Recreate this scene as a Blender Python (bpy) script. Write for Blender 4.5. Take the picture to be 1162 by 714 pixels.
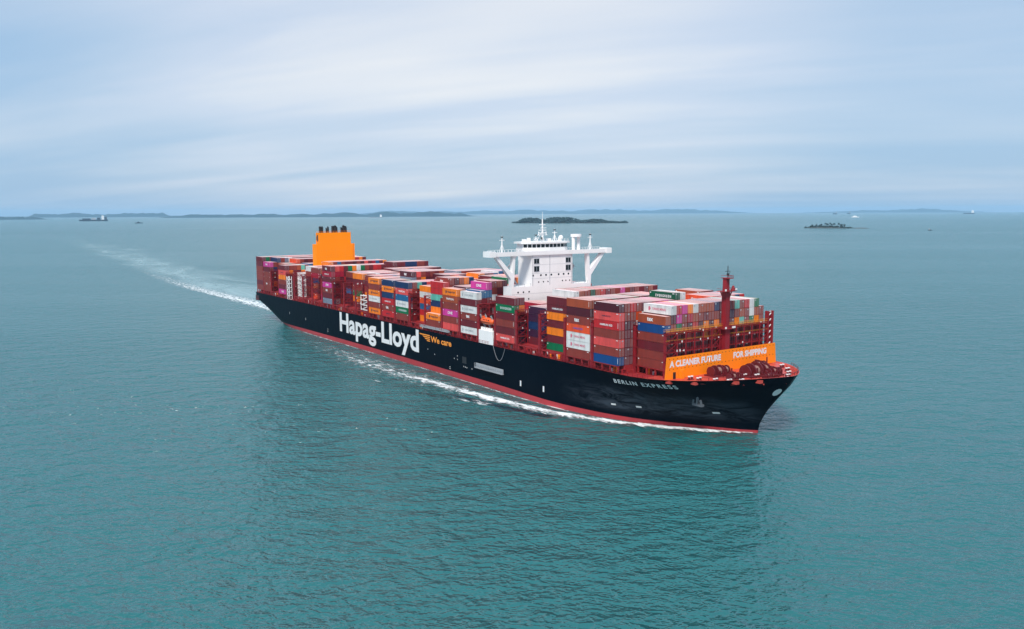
import bpy, bmesh, math, random
from mathutils import Vector, Matrix, noise
from mathutils.bvhtree import BVHTree

random.seed(7)
for o in list(bpy.data.objects):
    bpy.data.objects.remove(o)
scene = bpy.context.scene
COL = scene.collection
R = math.radians

# ------------------------------------------------------------------ camera
CX, CY, CZ = 555.135, -210.63, 68.825
YAW, PITCH, ROLL = 2.53219932, 0.120199059, -0.00415193
FPX = 959.9
cam_d = bpy.data.cameras.new('camera')
cam = bpy.data.objects.new('camera', cam_d)
COL.objects.link(cam)
fw = Vector((math.cos(YAW)*math.cos(PITCH), math.sin(YAW)*math.cos(PITCH), -math.sin(PITCH)))
rt = Vector((math.sin(YAW), -math.cos(YAW), 0))
up = rt.cross(fw)
r2 = rt*math.cos(ROLL) + up*math.sin(ROLL)
u2 = up*math.cos(ROLL) - rt*math.sin(ROLL)
m = Matrix((r2, u2, -fw)).transposed().to_4x4()
m.translation = Vector((CX, CY, CZ))
cam.matrix_world = m
cam_d.sensor_width = 36.0
cam_d.lens = FPX/1162*36.0
cam_d.clip_start = 1.0
cam_d.clip_end = 200000
scene.camera = cam

# ------------------------------------------------------------------ sky
SUN_EL, SUN_AZ = R(52), R(-50)            # azimuth measured from +x towards +y
world = bpy.data.worlds.new('World')
scene.world = world
world.use_nodes = True
nt = world.node_tree
nt.nodes.clear()
def N(t, kind, **kw):
    n = t.nodes.new(kind)
    for k, v in kw.items():
        if k == 'inp':
            for kk, vv in v.items():
                n.inputs[kk].default_value = vv
        else:
            setattr(n, k, v)
    return n
def L(t, a, b): t.links.new(a, b)
out = N(nt, 'ShaderNodeOutputWorld')
bg = N(nt, 'ShaderNodeBackground', inp={'Strength': 0.05})
sky = N(nt, 'ShaderNodeTexSky', sky_type='NISHITA', sun_disc=False)
sky.sun_elevation = SUN_EL
sky.sun_rotation = math.pi/2 - SUN_AZ
sky.air_density = 1.0; sky.dust_density = 1.5; sky.ozone_density = 1.5
tc = N(nt, 'ShaderNodeTexCoord')
sep = N(nt, 'ShaderNodeSeparateXYZ')
L(nt, tc.outputs['Generated'], sep.inputs[0])
def mth(t, op, a, b=None, c=None, clamp=False):
    n = N(t, 'ShaderNodeMath', operation=op, use_clamp=clamp)
    for i, v in enumerate((a, b, c)):
        if v is None: continue
        if isinstance(v, (int, float)): n.inputs[i].default_value = v
        else: L(t, v, n.inputs[i])
    return n.outputs[0]
def ramp(t, fac, stops, interp='LINEAR'):
    n = N(t, 'ShaderNodeValToRGB')
    n.color_ramp.interpolation = interp
    el = n.color_ramp.elements
    while len(el) < len(stops): el.new(0.5)
    for e, (p, c) in zip(el, stops):
        e.position = p
        e.color = c if len(c) == 4 else (*c, 1)
    L(t, fac, n.inputs[0])
    return n.outputs[0]
def mixc(t, fac, a, b, mode='MIX'):
    n = N(t, 'ShaderNodeMix', data_type='RGBA', blend_type=mode)
    for s, v in ((n.inputs[0], fac), (n.inputs[6], a), (n.inputs[7], b)):
        if isinstance(v, (int, float)): s.default_value = v
        elif isinstance(v, tuple): s.default_value = v if len(v) == 4 else (*v, 1)
        else: L(t, v, s)
    return n.outputs[2]
zc = mth(nt, 'MAXIMUM', sep.outputs[2], 0.0)
zp = mth(nt, 'ADD', zc, 0.10)
px = mth(nt, 'DIVIDE', sep.outputs[0], zp)
py = mth(nt, 'DIVIDE', sep.outputs[1], zp)
cmb = N(nt, 'ShaderNodeCombineXYZ')
L(nt, px, cmb.inputs[0]); L(nt, py, cmb.inputs[1])
def skyn(scale, rot, sc, loc, detail, rough, dist=0.0):
    vr = N(nt, 'ShaderNodeVectorRotate', rotation_type='Z_AXIS'); vr.inputs['Angle'].default_value = -YAW+rot
    L(nt, cmb.outputs[0], vr.inputs['Vector'])
    mp = N(nt, 'ShaderNodeMapping')
    mp.inputs['Scale'].default_value = sc
    mp.inputs['Location'].default_value = loc
    L(nt, vr.outputs[0], mp.inputs[0])
    n = N(nt, 'ShaderNodeTexNoise', inp={'Scale': scale, 'Detail': detail, 'Roughness': rough, 'Distortion': dist})
    L(nt, mp.outputs[0], n.inputs['Vector'])
    return n.outputs[0]
n1 = skyn(0.5, R(10), (1.0, 0.55, 1), (3.1, 1.7, 0), 4, 0.45, 0.3)
n2 = skyn(1.0, R(22), (1.3, 0.30, 1), (7.3, 2.9, 0), 7, 0.5, 0.35)
# direction the brightest part of the cloud lies in
dvec = Vector((math.cos(YAW+0.06)*math.cos(R(14)), math.sin(YAW+0.06)*math.cos(R(14)), math.sin(R(14))))
dot = N(nt, 'ShaderNodeVectorMath', operation='DOT_PRODUCT')
L(nt, tc.outputs['Generated'], dot.inputs[0]); dot.inputs[1].default_value = dvec
glow = N(nt, 'ShaderNodeMapRange', interpolation_type='SMOOTHSTEP', inp={'From Min': 0.88, 'From Max': 1.0})
L(nt, dot.outputs['Value'], glow.inputs[0])
cs = mth(nt, 'ADD', mth(nt, 'MULTIPLY', n1, 0.56), mth(nt, 'MULTIPLY', n2, 0.44))
cs = mth(nt, 'ADD', cs, mth(nt, 'MULTIPLY', glow.outputs[0], 0.25))
hzn = N(nt, 'ShaderNodeMapRange', interpolation_type='SMOOTHSTEP', inp={'From Min': 0.0, 'From Max': 0.16})
L(nt, zc, hzn.inputs[0])
cs = mth(nt, 'SUBTRACT', cs, mth(nt, 'MULTIPLY', mth(nt, 'SUBTRACT', 1.0, hzn.outputs[0]), 0.05))
cloudc = ramp(nt, cs, [(0.40, (2.9, 4.35, 6.1)), (0.56, (3.9, 5.0, 6.4)), (0.70, (5.0, 5.7, 6.8)), (0.86, (6.9, 7.0, 7.2))])
skyc = mixc(nt, 0.85, sky.outputs[0], cloudc)
L(nt, skyc, bg.inputs[0]); L(nt, bg.outputs[0], out.inputs[0])

# ------------------------------------------------------------------ sun
sun_d = bpy.data.lights.new('sun', 'SUN')
sun_d.energy = 1.5; sun_d.angle = R(14); sun_d.color = (1.0, 0.95, 0.88)
sun = bpy.data.objects.new('sun', sun_d); COL.objects.link(sun)
sdir = Vector((math.cos(SUN_AZ)*math.cos(SUN_EL), math.sin(SUN_AZ)*math.cos(SUN_EL), math.sin(SUN_EL)))
sun.rotation_euler = sdir.to_track_quat('Z', 'Y').to_euler()
sun.location = (300, -200, 400)

scene.view_settings.view_transform = 'Standard'
scene.view_settings.look = 'None'
scene.view_settings.gamma = 1
scene.view_settings.exposure = 1.4
scene.cycles.volume_bounces = 1
scene.cycles.max_bounces = 6

# ------------------------------------------------------------------ helpers
def tag(o, label=None, cat=None, group=None, kind=None):
    if label: o['label'] = label
    if cat: o['category'] = cat
    if group: o['group'] = group
    if kind: o['kind'] = kind
    return o
def empty(name, loc=(0, 0, 0)):
    o = bpy.data.objects.new(name, None); COL.objects.link(o); o.location = loc
    o.empty_display_size = 2
    return o
class MB:
    """collects boxes, bars, tubes and polygons for one mesh"""
    def __init__(s): s.v = []; s.f = []; s.mi = []
    def add(s, vs, fs, mi=0):
        b = len(s.v); s.v += [tuple(v) for v in vs]
        s.f += [tuple(b+i for i in f) for f in fs]; s.mi += [mi]*len(fs); return s
    def box(s, x0, x1, y0, y1, z0, z1, mi=0):
        return s.add([(x0,y0,z0),(x1,y0,z0),(x1,y1,z0),(x0,y1,z0),(x0,y0,z1),(x1,y0,z1),(x1,y1,z1),(x0,y1,z1)],
              [(0,3,2,1),(4,5,6,7),(0,1,5,4),(1,2,6,5),(2,3,7,6),(3,0,4,7)], mi)
    def bar(s, a, b, w, h=None, mi=0):
        a = Vector(a); b = Vector(b); h = h or w; d = (b-a).normalized()
        ref = Vector((0,0,1)) if abs(d.z) < .95 else Vector((1,0,0))
        sx = d.cross(ref).normalized()*w/2; sy = sx.normalized().cross(d).normalized()*h/2
        vs = [a-sx-sy, a+sx-sy, a+sx+sy, a-sx+sy, b-sx-sy, b+sx-sy, b+sx+sy, b-sx+sy]
        return s.add(vs, [(0,1,2,3),(7,6,5,4),(0,4,5,1),(1,5,6,2),(2,6,7,3),(3,7,4,0)], mi)
    def cyl(s, a, b, r, r1=None, n=12, mi=0):
        a = Vector(a); b = Vector(b); r1 = r if r1 is None else r1; d = (b-a).normalized()
        ref = Vector((0,0,1)) if abs(d.z) < .95 else Vector((1,0,0))
        sx = d.cross(ref).normalized(); sy = sx.cross(d)
        vs = [a+(sx*math.cos(2*math.pi*i/n)+sy*math.sin(2*math.pi*i/n))*r for i in range(n)]
        vs += [b+(sx*math.cos(2*math.pi*i/n)+sy*math.sin(2*math.pi*i/n))*r1 for i in range(n)]
        fs = [(i, i+n, (i+1)%n+n, (i+1)%n) for i in range(n)] + [tuple(range(n)), tuple(reversed(range(n, 2*n)))]
        return s.add(vs, fs, mi)
    def prism(s, pts, axis, a0, a1, mi=0):
        """pts: 2-D outline; axis 0 extrudes along x (pts are y,z), axis 1 along y (pts are x,z), axis 2 along z (pts are x,y)"""
        n = len(pts)
        def mk(p, a): return {0: (a, p[0], p[1]), 1: (p[0], a, p[1]), 2: (p[0], p[1], a)}[axis]
        vs = [mk(p, a0) for p in pts]+[mk(p, a1) for p in pts]
        return s.add(vs, [tuple(range(n)), tuple(reversed(range(n, 2*n)))]+[(i, i+n, (i+1)%n+n, (i+1)%n) for i in range(n)], mi)
    def build(s, name, mats, parent=None, smooth=False, link=True, fix=True):
        me = bpy.data.meshes.new(name); me.from_pydata(s.v, [], s.f)
        if not isinstance(mats, (list, tuple)): mats = [mats]
        for mt in mats: me.materials.append(mt)
        me.polygons.foreach_set('material_index', s.mi)
        if fix:
            bm = bmesh.new(); bm.from_mesh(me); bmesh.ops.recalc_face_normals(bm, faces=bm.faces); bm.to_mesh(me); bm.free()
        if smooth: me.polygons.foreach_set('use_smooth', [True]*len(me.polygons))
        me.update()
        o = bpy.data.objects.new(name, me)
        if link: COL.objects.link(o)
        if parent: o.parent = parent
        return o

def paint(name, col, rough=0.45, dirt=0.35, dirtcol=None, scale=0.35, metal=0.0, spec=0.5, bump=0.0, streak=True, hi=None):
    mt = bpy.data.materials.new(name); mt.use_nodes = True
    t = mt.node_tree; b = t.nodes['Principled BSDF']
    b.inputs['Roughness'].default_value = rough; b.inputs['Metallic'].default_value = metal
    b.inputs['Specular IOR Level'].default_value = spec
    tc = N(t, 'ShaderNodeTexCoord'); mp = N(t, 'ShaderNodeMapping')
    mp.inputs['Scale'].default_value = (1, 1, 0.25 if streak else 1)
    geo = N(t, 'ShaderNodeNewGeometry')
    L(t, geo.outputs['Position'], mp.inputs[0])
    n = N(t, 'ShaderNodeTexNoise', inp={'Scale': scale, 'Detail': 6, 'Roughness': 0.65})
    L(t, mp.outputs[0], n.inputs['Vector'])
    dc = dirtcol or tuple(c*0.55+0.02 for c in col)
    f = mth(t, 'MULTIPLY', ramp(t, n.outputs[0], [(0.42, (0,0,0)), (0.72, (1,1,1))]), dirt)
    L(t, mixc(t, f, col, dc), b.inputs['Base Color'])
    if bump:
        n3 = N(t, 'ShaderNodeTexNoise', inp={'Scale': 2.0, 'Detail': 4})
        L(t, geo.outputs['Position'], n3.inputs['Vector'])
        bp = N(t, 'ShaderNodeBump', inp={'Strength': bump, 'Distance': 0.1})
        L(t, n3.outputs[0], bp.inputs['Height']); L(t, bp.outputs[0], b.inputs['Normal'])
    return mt

# ------------------------------------------------------------------ materials
M = {}
M['white'] = paint('white_paint', (0.88, 0.86, 0.85), 0.4, 0.25, (0.62, 0.60, 0.56), 0.2)
M['red'] = paint('deck_red', (0.33, 0.018, 0.022), 0.55, 0.5, (0.16, 0.03, 0.025), 0.6)
M['bow_red'] = paint('forecastle_red', (0.55, 0.07, 0.05), 0.4, 0.5, (0.30, 0.03, 0.03), 0.5, streak=False)
M['post_red'] = paint('lashing_red', (0.27, 0.006, 0.014), 0.6, 0.4, (0.12, 0.02, 0.02), 0.5)
M['orange'] = paint('signal_orange', (1.0, 0.26, 0.006), 0.55, 0.18, (0.85, 0.20, 0.02), 0.3, spec=0.2)
M['funnel'] = paint('funnel_orange', (1.0, 0.27, 0.0), 0.6, 0.12, (0.85, 0.22, 0.0), 0.15, spec=0.15)
M['black'] = paint('soot_black', (0.012, 0.012, 0.014), 0.5, 0.3)
M['glass'] = paint('dark_glass', (0.01, 0.014, 0.018), 0.08, 0.0)
M['grey'] = paint('galvanised_grey', (0.38, 0.40, 0.43), 0.45, 0.4)
M['yellow'] = paint('rail_yellow', (0.75, 0.30, 0.03), 0.5, 0.3)
M['text_white'] = paint('lettering_white', (0.78, 0.78, 0.78), 0.5, 0.2, (0.55, 0.57, 0.58), 0.3)
M['text_orange'] = paint('lettering_orange', (0.90, 0.30, 0.03), 0.5, 0.1)
M['text_dark'] = paint('lettering_dark', (0.02, 0.02, 0.05), 0.5, 0.1)
M['text_pink'] = paint('lettering_rose', (0.65, 0.15, 0.22), 0.5, 0.1)
M['text_blue'] = paint('lettering_blue', (0.10, 0.10, 0.40), 0.5, 0.1)

# hull: dark navy with salt scuffs along the bow, red boot topping
def hull_mat():
    mt = bpy.data.materials.new('hull_navy'); mt.use_nodes = True
    t = mt.node_tree; b = t.nodes['Principled BSDF']
    geo = N(t, 'ShaderNodeNewGeometry'); s = N(t, 'ShaderNodeSeparateXYZ'); L(t, geo.outputs['Position'], s.inputs[0])
    def box(v, a0, a1, b0, b1):
        m1 = N(t, 'ShaderNodeMapRange', interpolation_type='SMOOTHSTEP', inp={'From Min': a0, 'From Max': a1}); L(t, v, m1.inputs[0])
        m2 = N(t, 'ShaderNodeMapRange', interpolation_type='SMOOTHSTEP', inp={'From Min': b0, 'From Max': b1, 'To Min': 1.0, 'To Max': 0.0}); L(t, v, m2.inputs[0])
        return mth(t, 'MULTIPLY', m1.outputs[0], m2.outputs[0])
    mp = N(t, 'ShaderNodeMapping'); mp.inputs['Scale'].default_value = (0.06, 0.06, 0.28)
    mp.inputs['Rotation'].default_value = (0, R(8), 0)
    L(t, geo.outputs['Position'], mp.inputs[0])
    n = N(t, 'ShaderNodeTexNoise', inp={'Scale': 1.6, 'Detail': 9, 'Roughness': 0.68, 'Distortion': 1.2}); L(t, mp.outputs[0], n.inputs['Vector'])
    sc = ramp(t, n.outputs[0], [(0.40, (0,0,0)), (0.60, (1,1,1))])
    region = mth(t, 'MULTIPLY', box(s.outputs[0], 322, 352, 382, 393), box(s.outputs[2], 2.5, 5.5, 9.0, 13.5))
    f1 = mth(t, 'MULTIPLY', mth(t, 'MULTIPLY', sc, region), 0.6)
    # vertical rust / run streaks over the whole side
    mp2 = N(t, 'ShaderNodeMapping'); mp2.inputs['Scale'].default_value = (0.5, 0.5, 0.02); L(t, geo.outputs['Position'], mp2.inputs[0])
    n2 = N(t, 'ShaderNodeTexNoise', inp={'Scale': 1.0, 'Detail': 5, 'Roughness': 0.7}); L(t, mp2.outputs[0], n2.inputs['Vector'])
    f2 = mth(t, 'MULTIPLY', ramp(t, n2.outputs[0], [(0.50, (0,0,0)), (0.75, (1,1,1))]), 0.25)
    c = mixc(t, f2, (0.0006, 0.0035, 0.0085), (0.003, 0.008, 0.014))
    c = mixc(t, f1, c, (0.085, 0.105, 0.135))
    L(t, c, b.inputs['Base Color'])
    b.inputs['Roughness'].default_value = 0.36
    b.inputs['Specular IOR Level'].default_value = 0.03
    # plate waviness
    n3 = N(t, 'ShaderNodeTexNoise', inp={'Scale': 0.35, 'Detail': 2}); L(t, geo.outputs['Position'], n3.inputs['Vector'])
    bp = N(t, 'ShaderNodeBump', inp={'Strength': 0.25, 'Distance': 0.25}); L(t, n3.outputs[0], bp.inputs['Height']); L(t, bp.outputs[0], b.inputs['Normal'])
    return mt
M['hull'] = hull_mat()
M['boot'] = paint('boot_topping_red', (0.50, 0.05, 0.06), 0.45, 0.45, (0.30, 0.06, 0.07), 0.25, streak=False, spec=0.25)

# ------------------------------------------------------------------ sea
def sea_mat():
    mt = bpy.data.materials.new('sea_water'); mt.use_nodes = True
    t = mt.node_tree; b = t.nodes['Principled BSDF']
    geo = N(t, 'ShaderNodeNewGeometry')
    def nz(scale, sc, rot, detail, rough=0.55, dist=0.0):
        vr = N(t, 'ShaderNodeVectorRotate', rotation_type='Z_AXIS'); vr.inputs['Angle'].default_value = rot
        L(t, geo.outputs['Position'], vr.inputs['Vector'])
        mp = N(t, 'ShaderNodeMapping'); mp.inputs['Scale'].default_value = sc
        L(t, vr.outputs[0], mp.inputs[0])
        n = N(t, 'ShaderNodeTexNoise', inp={'Scale': scale, 'Detail': detail, 'Roughness': rough, 'Distortion': dist})
        L(t, mp.outputs[0], n.inputs['Vector']); return n.outputs[0]
    ang = -YAW
    small = nz(0.52, (1.0, 0.58, 1), ang+0.30, 2.0, 0.5, 0.6)
    small2 = nz(1.05, (1.0, 0.70, 1), ang-0.45, 1.5, 0.5, 0.4)
    mid = nz(0.12, (1.0, 0.6, 1), ang-0.2, 2.0, 0.5, 0.4)
    big = nz(0.02, (1.0, 0.45, 1), ang+0.1, 3)
    gust = nz(0.0035, (1.0, 0.22, 1), ang+0.05, 5, 0.6, 0.5)
    gust2 = nz(0.0006, (1.0, 0.16, 1), ang-0.04, 4, 0.6, 0.5)
    h = mth(t, 'ADD', mth(t, 'MULTIPLY', small, 2.9), mth(t, 'MULTIPLY', mid, 7.0))
    h = mth(t, 'ADD', h, mth(t, 'MULTIPLY', small2, 1.3))
    h = mth(t, 'ADD', h, mth(t, 'MULTIPLY', big, 2.5))
    g = ramp(t, mth(t, 'ADD', mth(t, 'MULTIPLY', gust, 0.6), mth(t, 'MULTIPLY', gust2, 0.4)), [(0.40, (0.50,)*3), (0.60, (1.0,)*3)])
    bp = N(t, 'ShaderNodeBump', inp={'Distance': 1.0})
    L(t, mth(t, 'MULTIPLY', g, 0.9), bp.inputs['Strength'])
    L(t, h, bp.inputs['Height'])
    L(t, bp.outputs[0], b.inputs['Normal'])
    c = mixc(t, gust, (0.010, 0.112, 0.112), (0.014, 0.132, 0.142))
    L(t, c, b.inputs['Base Color'])
    b.inputs['Roughness'].default_value = 0.2
    b.inputs['IOR'].default_value = 1.66
    return mt
M['sea'] = sea_mat()
bm = bmesh.new()
rings = [0]+[60*1.22**i for i in range(33)]
rings = [r for r in rings if r < 40000]+[40000]
nseg = 96
prev = None
for r in rings:
    if r == 0:
        cur = [bm.verts.new((CX, CY, 0))]
    else:
        cur = [bm.verts.new((CX+r*math.cos(2*math.pi*i/nseg), CY+r*math.sin(2*math.pi*i/nseg), 0)) for i in range(nseg)]
    if prev is not None:
        for i in range(nseg):
            j = (i+1) % nseg
            if len(prev) == 1: bm.faces.new((prev[0], cur[i], cur[j]))
            else: bm.faces.new((prev[i], cur[i], cur[j], prev[j]))
    prev = cur
me = bpy.data.meshes.new('sea'); bm.to_mesh(me); bm.free(); me.materials.append(M['sea'])
sea = bpy.data.objects.new('sea', me); COL.objects.link(sea); tag(sea, kind='structure')

# ------------------------------------------------------------------ hull form
def lerp_tab(tab, x):
    if x <= tab[0][0]: return tab[0][1]
    for (a, b), (c, d) in zip(tab, tab[1:]):
        if x <= c: return b+(d-b)*(x-a)/(c-a)
    return tab[-1][1]
DECK_HB = [(0, 30.0), (10, 30.4), (352, 30.4), (362, 30.0), (369, 28.9), (375, 26.8), (380, 24.1), (385, 20.3), (389.5, 16.0), (393.5, 11.4), (396.5, 7.3), (398.8, 3.4), (400, 0)]
WL_HB = [(300, 30.4), (318, 30.2), (328, 29.2), (340, 26.8), (350, 23.6), (358, 19.8), (365, 15.4), (372, 11.0), (378, 7.2), (383, 3.8), (387.3, 0)]
STEM = [(-2, 387.3), (0.4, 387.4), (3.4, 388.1), (7.2, 390.3), (11.4, 393.6), (16.2, 397.6), (20, 400)]
KEEL = [(0, 9.4), (8, 7.2), (16, 4.6), (24, 1.6), (30, -0.8), (40, -4.5), (60, -10), (80, -14), (110, -16)]
TOPZ = [(0, 17.3), (362, 17.3), (372, 17.7), (380, 18.2), (390, 19.0), (400, 20.1)]
def boot_z(x): return lerp_tab([(0, 1.3), (40, 1.4), (90, 2.0), (150, 2.4), (280, 2.4), (340, 1.7), (387, 0.9), (400, 0.9)], x)
def hb(x, z):
    if x < 300:
        zb = lerp_tab(KEEL, x)
        if z <= zb: return 0.0
        h = min(1.0, (z-zb)/(17.3-zb))
        return lerp_tab(DECK_HB, x)*(1-(1-h)**5)**0.4
    zt = lerp_tab(TOPZ, x)
    s = max(0.0, min(1.0, z/17.6))**1.25
    xs = lerp_tab(STEM, z)
    t = (x-300)/(xs-300)
    if t >= 1: return 0.0
    return lerp_tab(WL_HB, 300+t*87.3)*(1-s)+lerp_tab(DECK_HB, 300+t*100)*s
ts = [0, .1, .2, .3, .4, .48, .55, .61, .66, .7, .74, .78, .82, .86, .89, .92, .94, .96, .975, .987, .995, 1.0]
xs_aft = [0, 1.5, 4, 7, 10, 14, 18, 22, 26, 30, 34, 38, 43, 48, 55, 62, 70, 80, 90, 100, 120, 140, 160, 180, 200, 220, 240, 260, 280]
zlev = ['k', -1.5, -0.5, 'b', 2.9, 4, 5, 6, 7, 8, 9, 10, 11, 12, 13, 14, 15, 16.2, 't']
cols = []
for x0 in xs_aft+[('f', t) for t in ts]:
    col = []
    for zl in zlev:
        if isinstance(x0, tuple):
            t = x0[1]
            zz_ = zl
            if zl == 'k': zz_ = -2.0
            if zl == 't': zz_ = None
            if zl == 'b': zz_ = boot_z(300+t*90)
            if zz_ is None:
                x = 300+t*100; z = lerp_tab(TOPZ, x); y = lerp_tab(DECK_HB, x)
            else:
                z = zz_; xs_ = lerp_tab(STEM, z); x = 300+t*(xs_-300); y = hb(x-1e-6, z) if t < 1 else 0.0
        else:
            x = x0; zb = max(-2.0, lerp_tab(KEEL, x))
            z = {'k': zb, 't': 17.3, 'b': boot_z(x)}.get(zl, zl) if isinstance(zl, str) else zl
            z = max(z, zb); y = hb(x, z)
            if zl == 'k': y = 0 if zb > -2 else y
        col.append((x, y, z))
    cols.append(col)
bm = bmesh.new()
nl = len(zlev)
for side in (-1, 1):
    vs = [[bm.verts.new((x, side*y, z)) for (x, y, z) in c] for c in cols]
    for i in range(len(cols)-1):
        for j in range(nl-1):
            q = [vs[i][j], vs[i+1][j], vs[i+1][j+1], vs[i][j+1]]
            if side == 1: q.reverse()
            f = bm.faces.new(q); f.smooth = True
            f.material_index = 1 if j < 3 else 0
    for j in range(nl-1):                                    # transom half
        c0 = bm.verts.new((0, 0, vs[0][j].co.z)); c1 = bm.verts.new((0, 0, vs[0][j+1].co.z))
        q = [vs[0][j], vs[0][j+1], c1, c0]
        if side == 1: q.reverse()
        f = bm.faces.new(q)
bmesh.ops.remove_doubles(bm, verts=bm.verts, dist=0.0008)
bmesh.ops.dissolve_degenerate(bm, edges=bm.edges, dist=0.0008)
bmesh.ops.recalc_face_normals(bm, faces=bm.faces)
me = bpy.data.meshes.new('hull'); bm.to_mesh(me); bm.free()
me.materials.append(M['hull']); me.materials.append(M['boot'])
ship = empty('container_ship', (200, 0, 0))
tag(ship, 'huge black hulled container ship with white bridge tower and orange funnel, under way', 'ship')
bpy.context.view_layer.update()
def ship_part(o, parent=None):
    """parent a world-space mesh to the ship (or one of its parts, which all have the ship's origin)"""
    o.parent = parent or ship
    o.matrix_parent_inverse = (parent or ship).matrix_world.inverted() if parent is None else Matrix.Identity(4)
    return o
SHIFT = Matrix.Translation((-200, 0, 0))
def part(mb, name, mats, parent=None, smooth=False):
    o = mb.build(name, mats, None, smooth)
    if parent is None:
        o.data.transform(SHIFT); o.parent = ship
    else:
        o.data.transform(SHIFT); o.parent = parent
    return o
hull = bpy.data.objects.new('hull', me); COL.objects.link(hull); me.transform(SHIFT); hull.parent = ship
tag(hull, 'dark navy hull with red boot topping')
# bulwark / deck edge cap and inside of the bow bulwark
deck = MB()
prof = [(x, lerp_tab(DECK_HB, x)) for x in xs_aft+[300, 320, 340, 352, 358, 362, 366, 369, 372, 375, 378, 380, 383, 385, 387, 389.5, 391.5, 393.5, 395, 396.5, 398, 398.8, 399.6]]
n = len(prof)
dz = [17.05 if x < 370 else 17.4 for x, _ in prof]
prof = [(min(x, 397.8), y if x < 366 else hb(min(x, 397.8), 17.3)) for x, y in prof]
vs = [(x, -y+0.25, z) for (x, y), z in zip(prof, dz)]+[(x, max(y-0.25, 0.0), z) for (x, y), z in zip(prof, dz)]
deck.add(vs, [(i, i+1, n+i+1, n+i) for i in range(n-1)])
part(deck, 'main_deck', M['red'])
fore = MB()
pr = [(x, lerp_tab(DECK_HB, x)) for x in [366, 369, 372, 375, 378, 380, 383, 385, 387, 389.5, 391.5, 393.5, 395, 396.5, 398, 398.8, 399.6, 400]]
fd = [(x, hb(x, 17.44)) for x in [366, 369, 372, 375, 378, 380, 383, 385, 387, 389.5, 391.5, 393.5, 395, 396.5, 397.7]]
k = len(fd)
fore.add([(x, -max(y-0.3, 0.05), 17.46) for x, y in fd]+[(x, max(y-0.3, 0.05), 17.46) for x, y in fd], [(i, i+1, k+i+1, k+i) for i in range(k-1)])
part(fore, 'forecastle_deck', M['bow_red'])
k = len(pr)
bw = MB()
for s in (-1, 1):
    ring = [(x, s*max(y, 0.0), lerp_tab(TOPZ, x)) for x, y in pr]
    inn = [(x-0.3, s*max(abs(y)-0.3, 0.0), z) for x, y, z in ring]
    low = [(min(x, 397.4)-0.1, s*max(hb(min(x, 397.4), 17.4)-0.3, 0.0), 17.2) for x, y, z in inn]
    bw.add(ring+inn+low, [(i, i+1, k+i+1, k+i) for i in range(k-1)]+[(k+i, k+i+1, 2*k+i+1, 2*k+i) for i in range(k-1)])
    for i in range(0, k-1):                                   # stays
        x, y, z = inn[i]
        if z > 17.9 and abs(y) > 2: bw.bar((x, y-s*0.1, z-0.1), (x-0.5, y-s*2.2, 17.5), 0.14)
part(bw, 'bulwark', M['bow_red'])

# ------------------------------------------------------------------ lettering
def text_data(body, bold=0.0, extrude=0.0, space=1.0):
    cu = bpy.data.curves.new('t', 'FONT'); cu.body = body; cu.size = 1.0; cu.offset = bold; cu.extrude = extrude; cu.resolution_u = 3; cu.space_character = space
    o = bpy.data.objects.new('t', cu); COL.objects.link(o)
    bpy.context.view_layer.update()
    me = bpy.data.meshes.new_from_object(o.evaluated_get(bpy.context.evaluated_depsgraph_get()))
    bpy.data.objects.remove(o); bpy.data.curves.remove(cu)
    return me
def lettering(body, mapf, mat, parent, bold=0.02, name='lettering', shift=True, subdiv=0, space=1.0):
    """mapf(u, v) turns text-box coordinates 0..1 into a point"""
    me = text_data(body, bold, space=space)
    if subdiv:
        bm = bmesh.new(); bm.from_mesh(me)
        for _ in range(subdiv): bmesh.ops.subdivide_edges(bm, edges=[e for e in bm.edges if e.calc_length() > 0.12], cuts=1)
        bmesh.ops.triangulate(bm, faces=bm.faces); bm.to_mesh(me); bm.free()
    xs = [v.co.x for v in me.vertices]; ys = [v.co.y for v in me.vertices]
    x0, x1, y0, y1 = min(xs), max(xs), min(ys), max(ys)
    for v in me.vertices:
        v.co = Vector(mapf((v.co.x-x0)/(x1-x0), (v.co.y-y0)/(y1-y0)))
    if shift: me.transform(SHIFT)
    me.materials.clear(); me.materials.append(mat); me.name = name
    o = bpy.data.objects.new(name, me); COL.objects.link(o); o.parent = parent
    return o
# big name on the parallel side; heights taken so that cap height runs 8.4..17
lettering('Hapag-Lloyd', lambda u, v: (137.0+u*87.0, -30.47, 3.4+v*13.4), M['text_white'], hull, bold=0.032)
lettering('We care', lambda u, v: (234.8+u*17.6, -30.47, 12.7+v*2.7), M['text_orange'], hull, bold=0.03)
wm = MB()
for i, (a, b, z) in enumerate(((224.5, 234.0, 15.6), (227.5, 234.0, 14.8), (229.2, 234.0, 14.0), (231.0, 234.0, 13.2))):
    wm.add([(a, -30.47, z), (b, -30.47, z), (b+0.4, -30.47, z-0.5), (a+0.9, -30.47, z-0.5)], [(0, 1, 2, 3)])
part(wm, 'speed_stripes', M['text_orange'], hull)
def bow_map(u, v, x0=352.6, x1=375.4, z0=13.75, z1=15.15, rise=0.9):
    x = x0+u*(x1-x0); z = z0+v*(z1-z0)+rise*u
    return (x, -(hb(x, z)+0.09), z)
lettering('BERLIN EXPRESS', bow_map, M['text_white'], hull, bold=0.035, subdiv=1, space=1.35)
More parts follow.
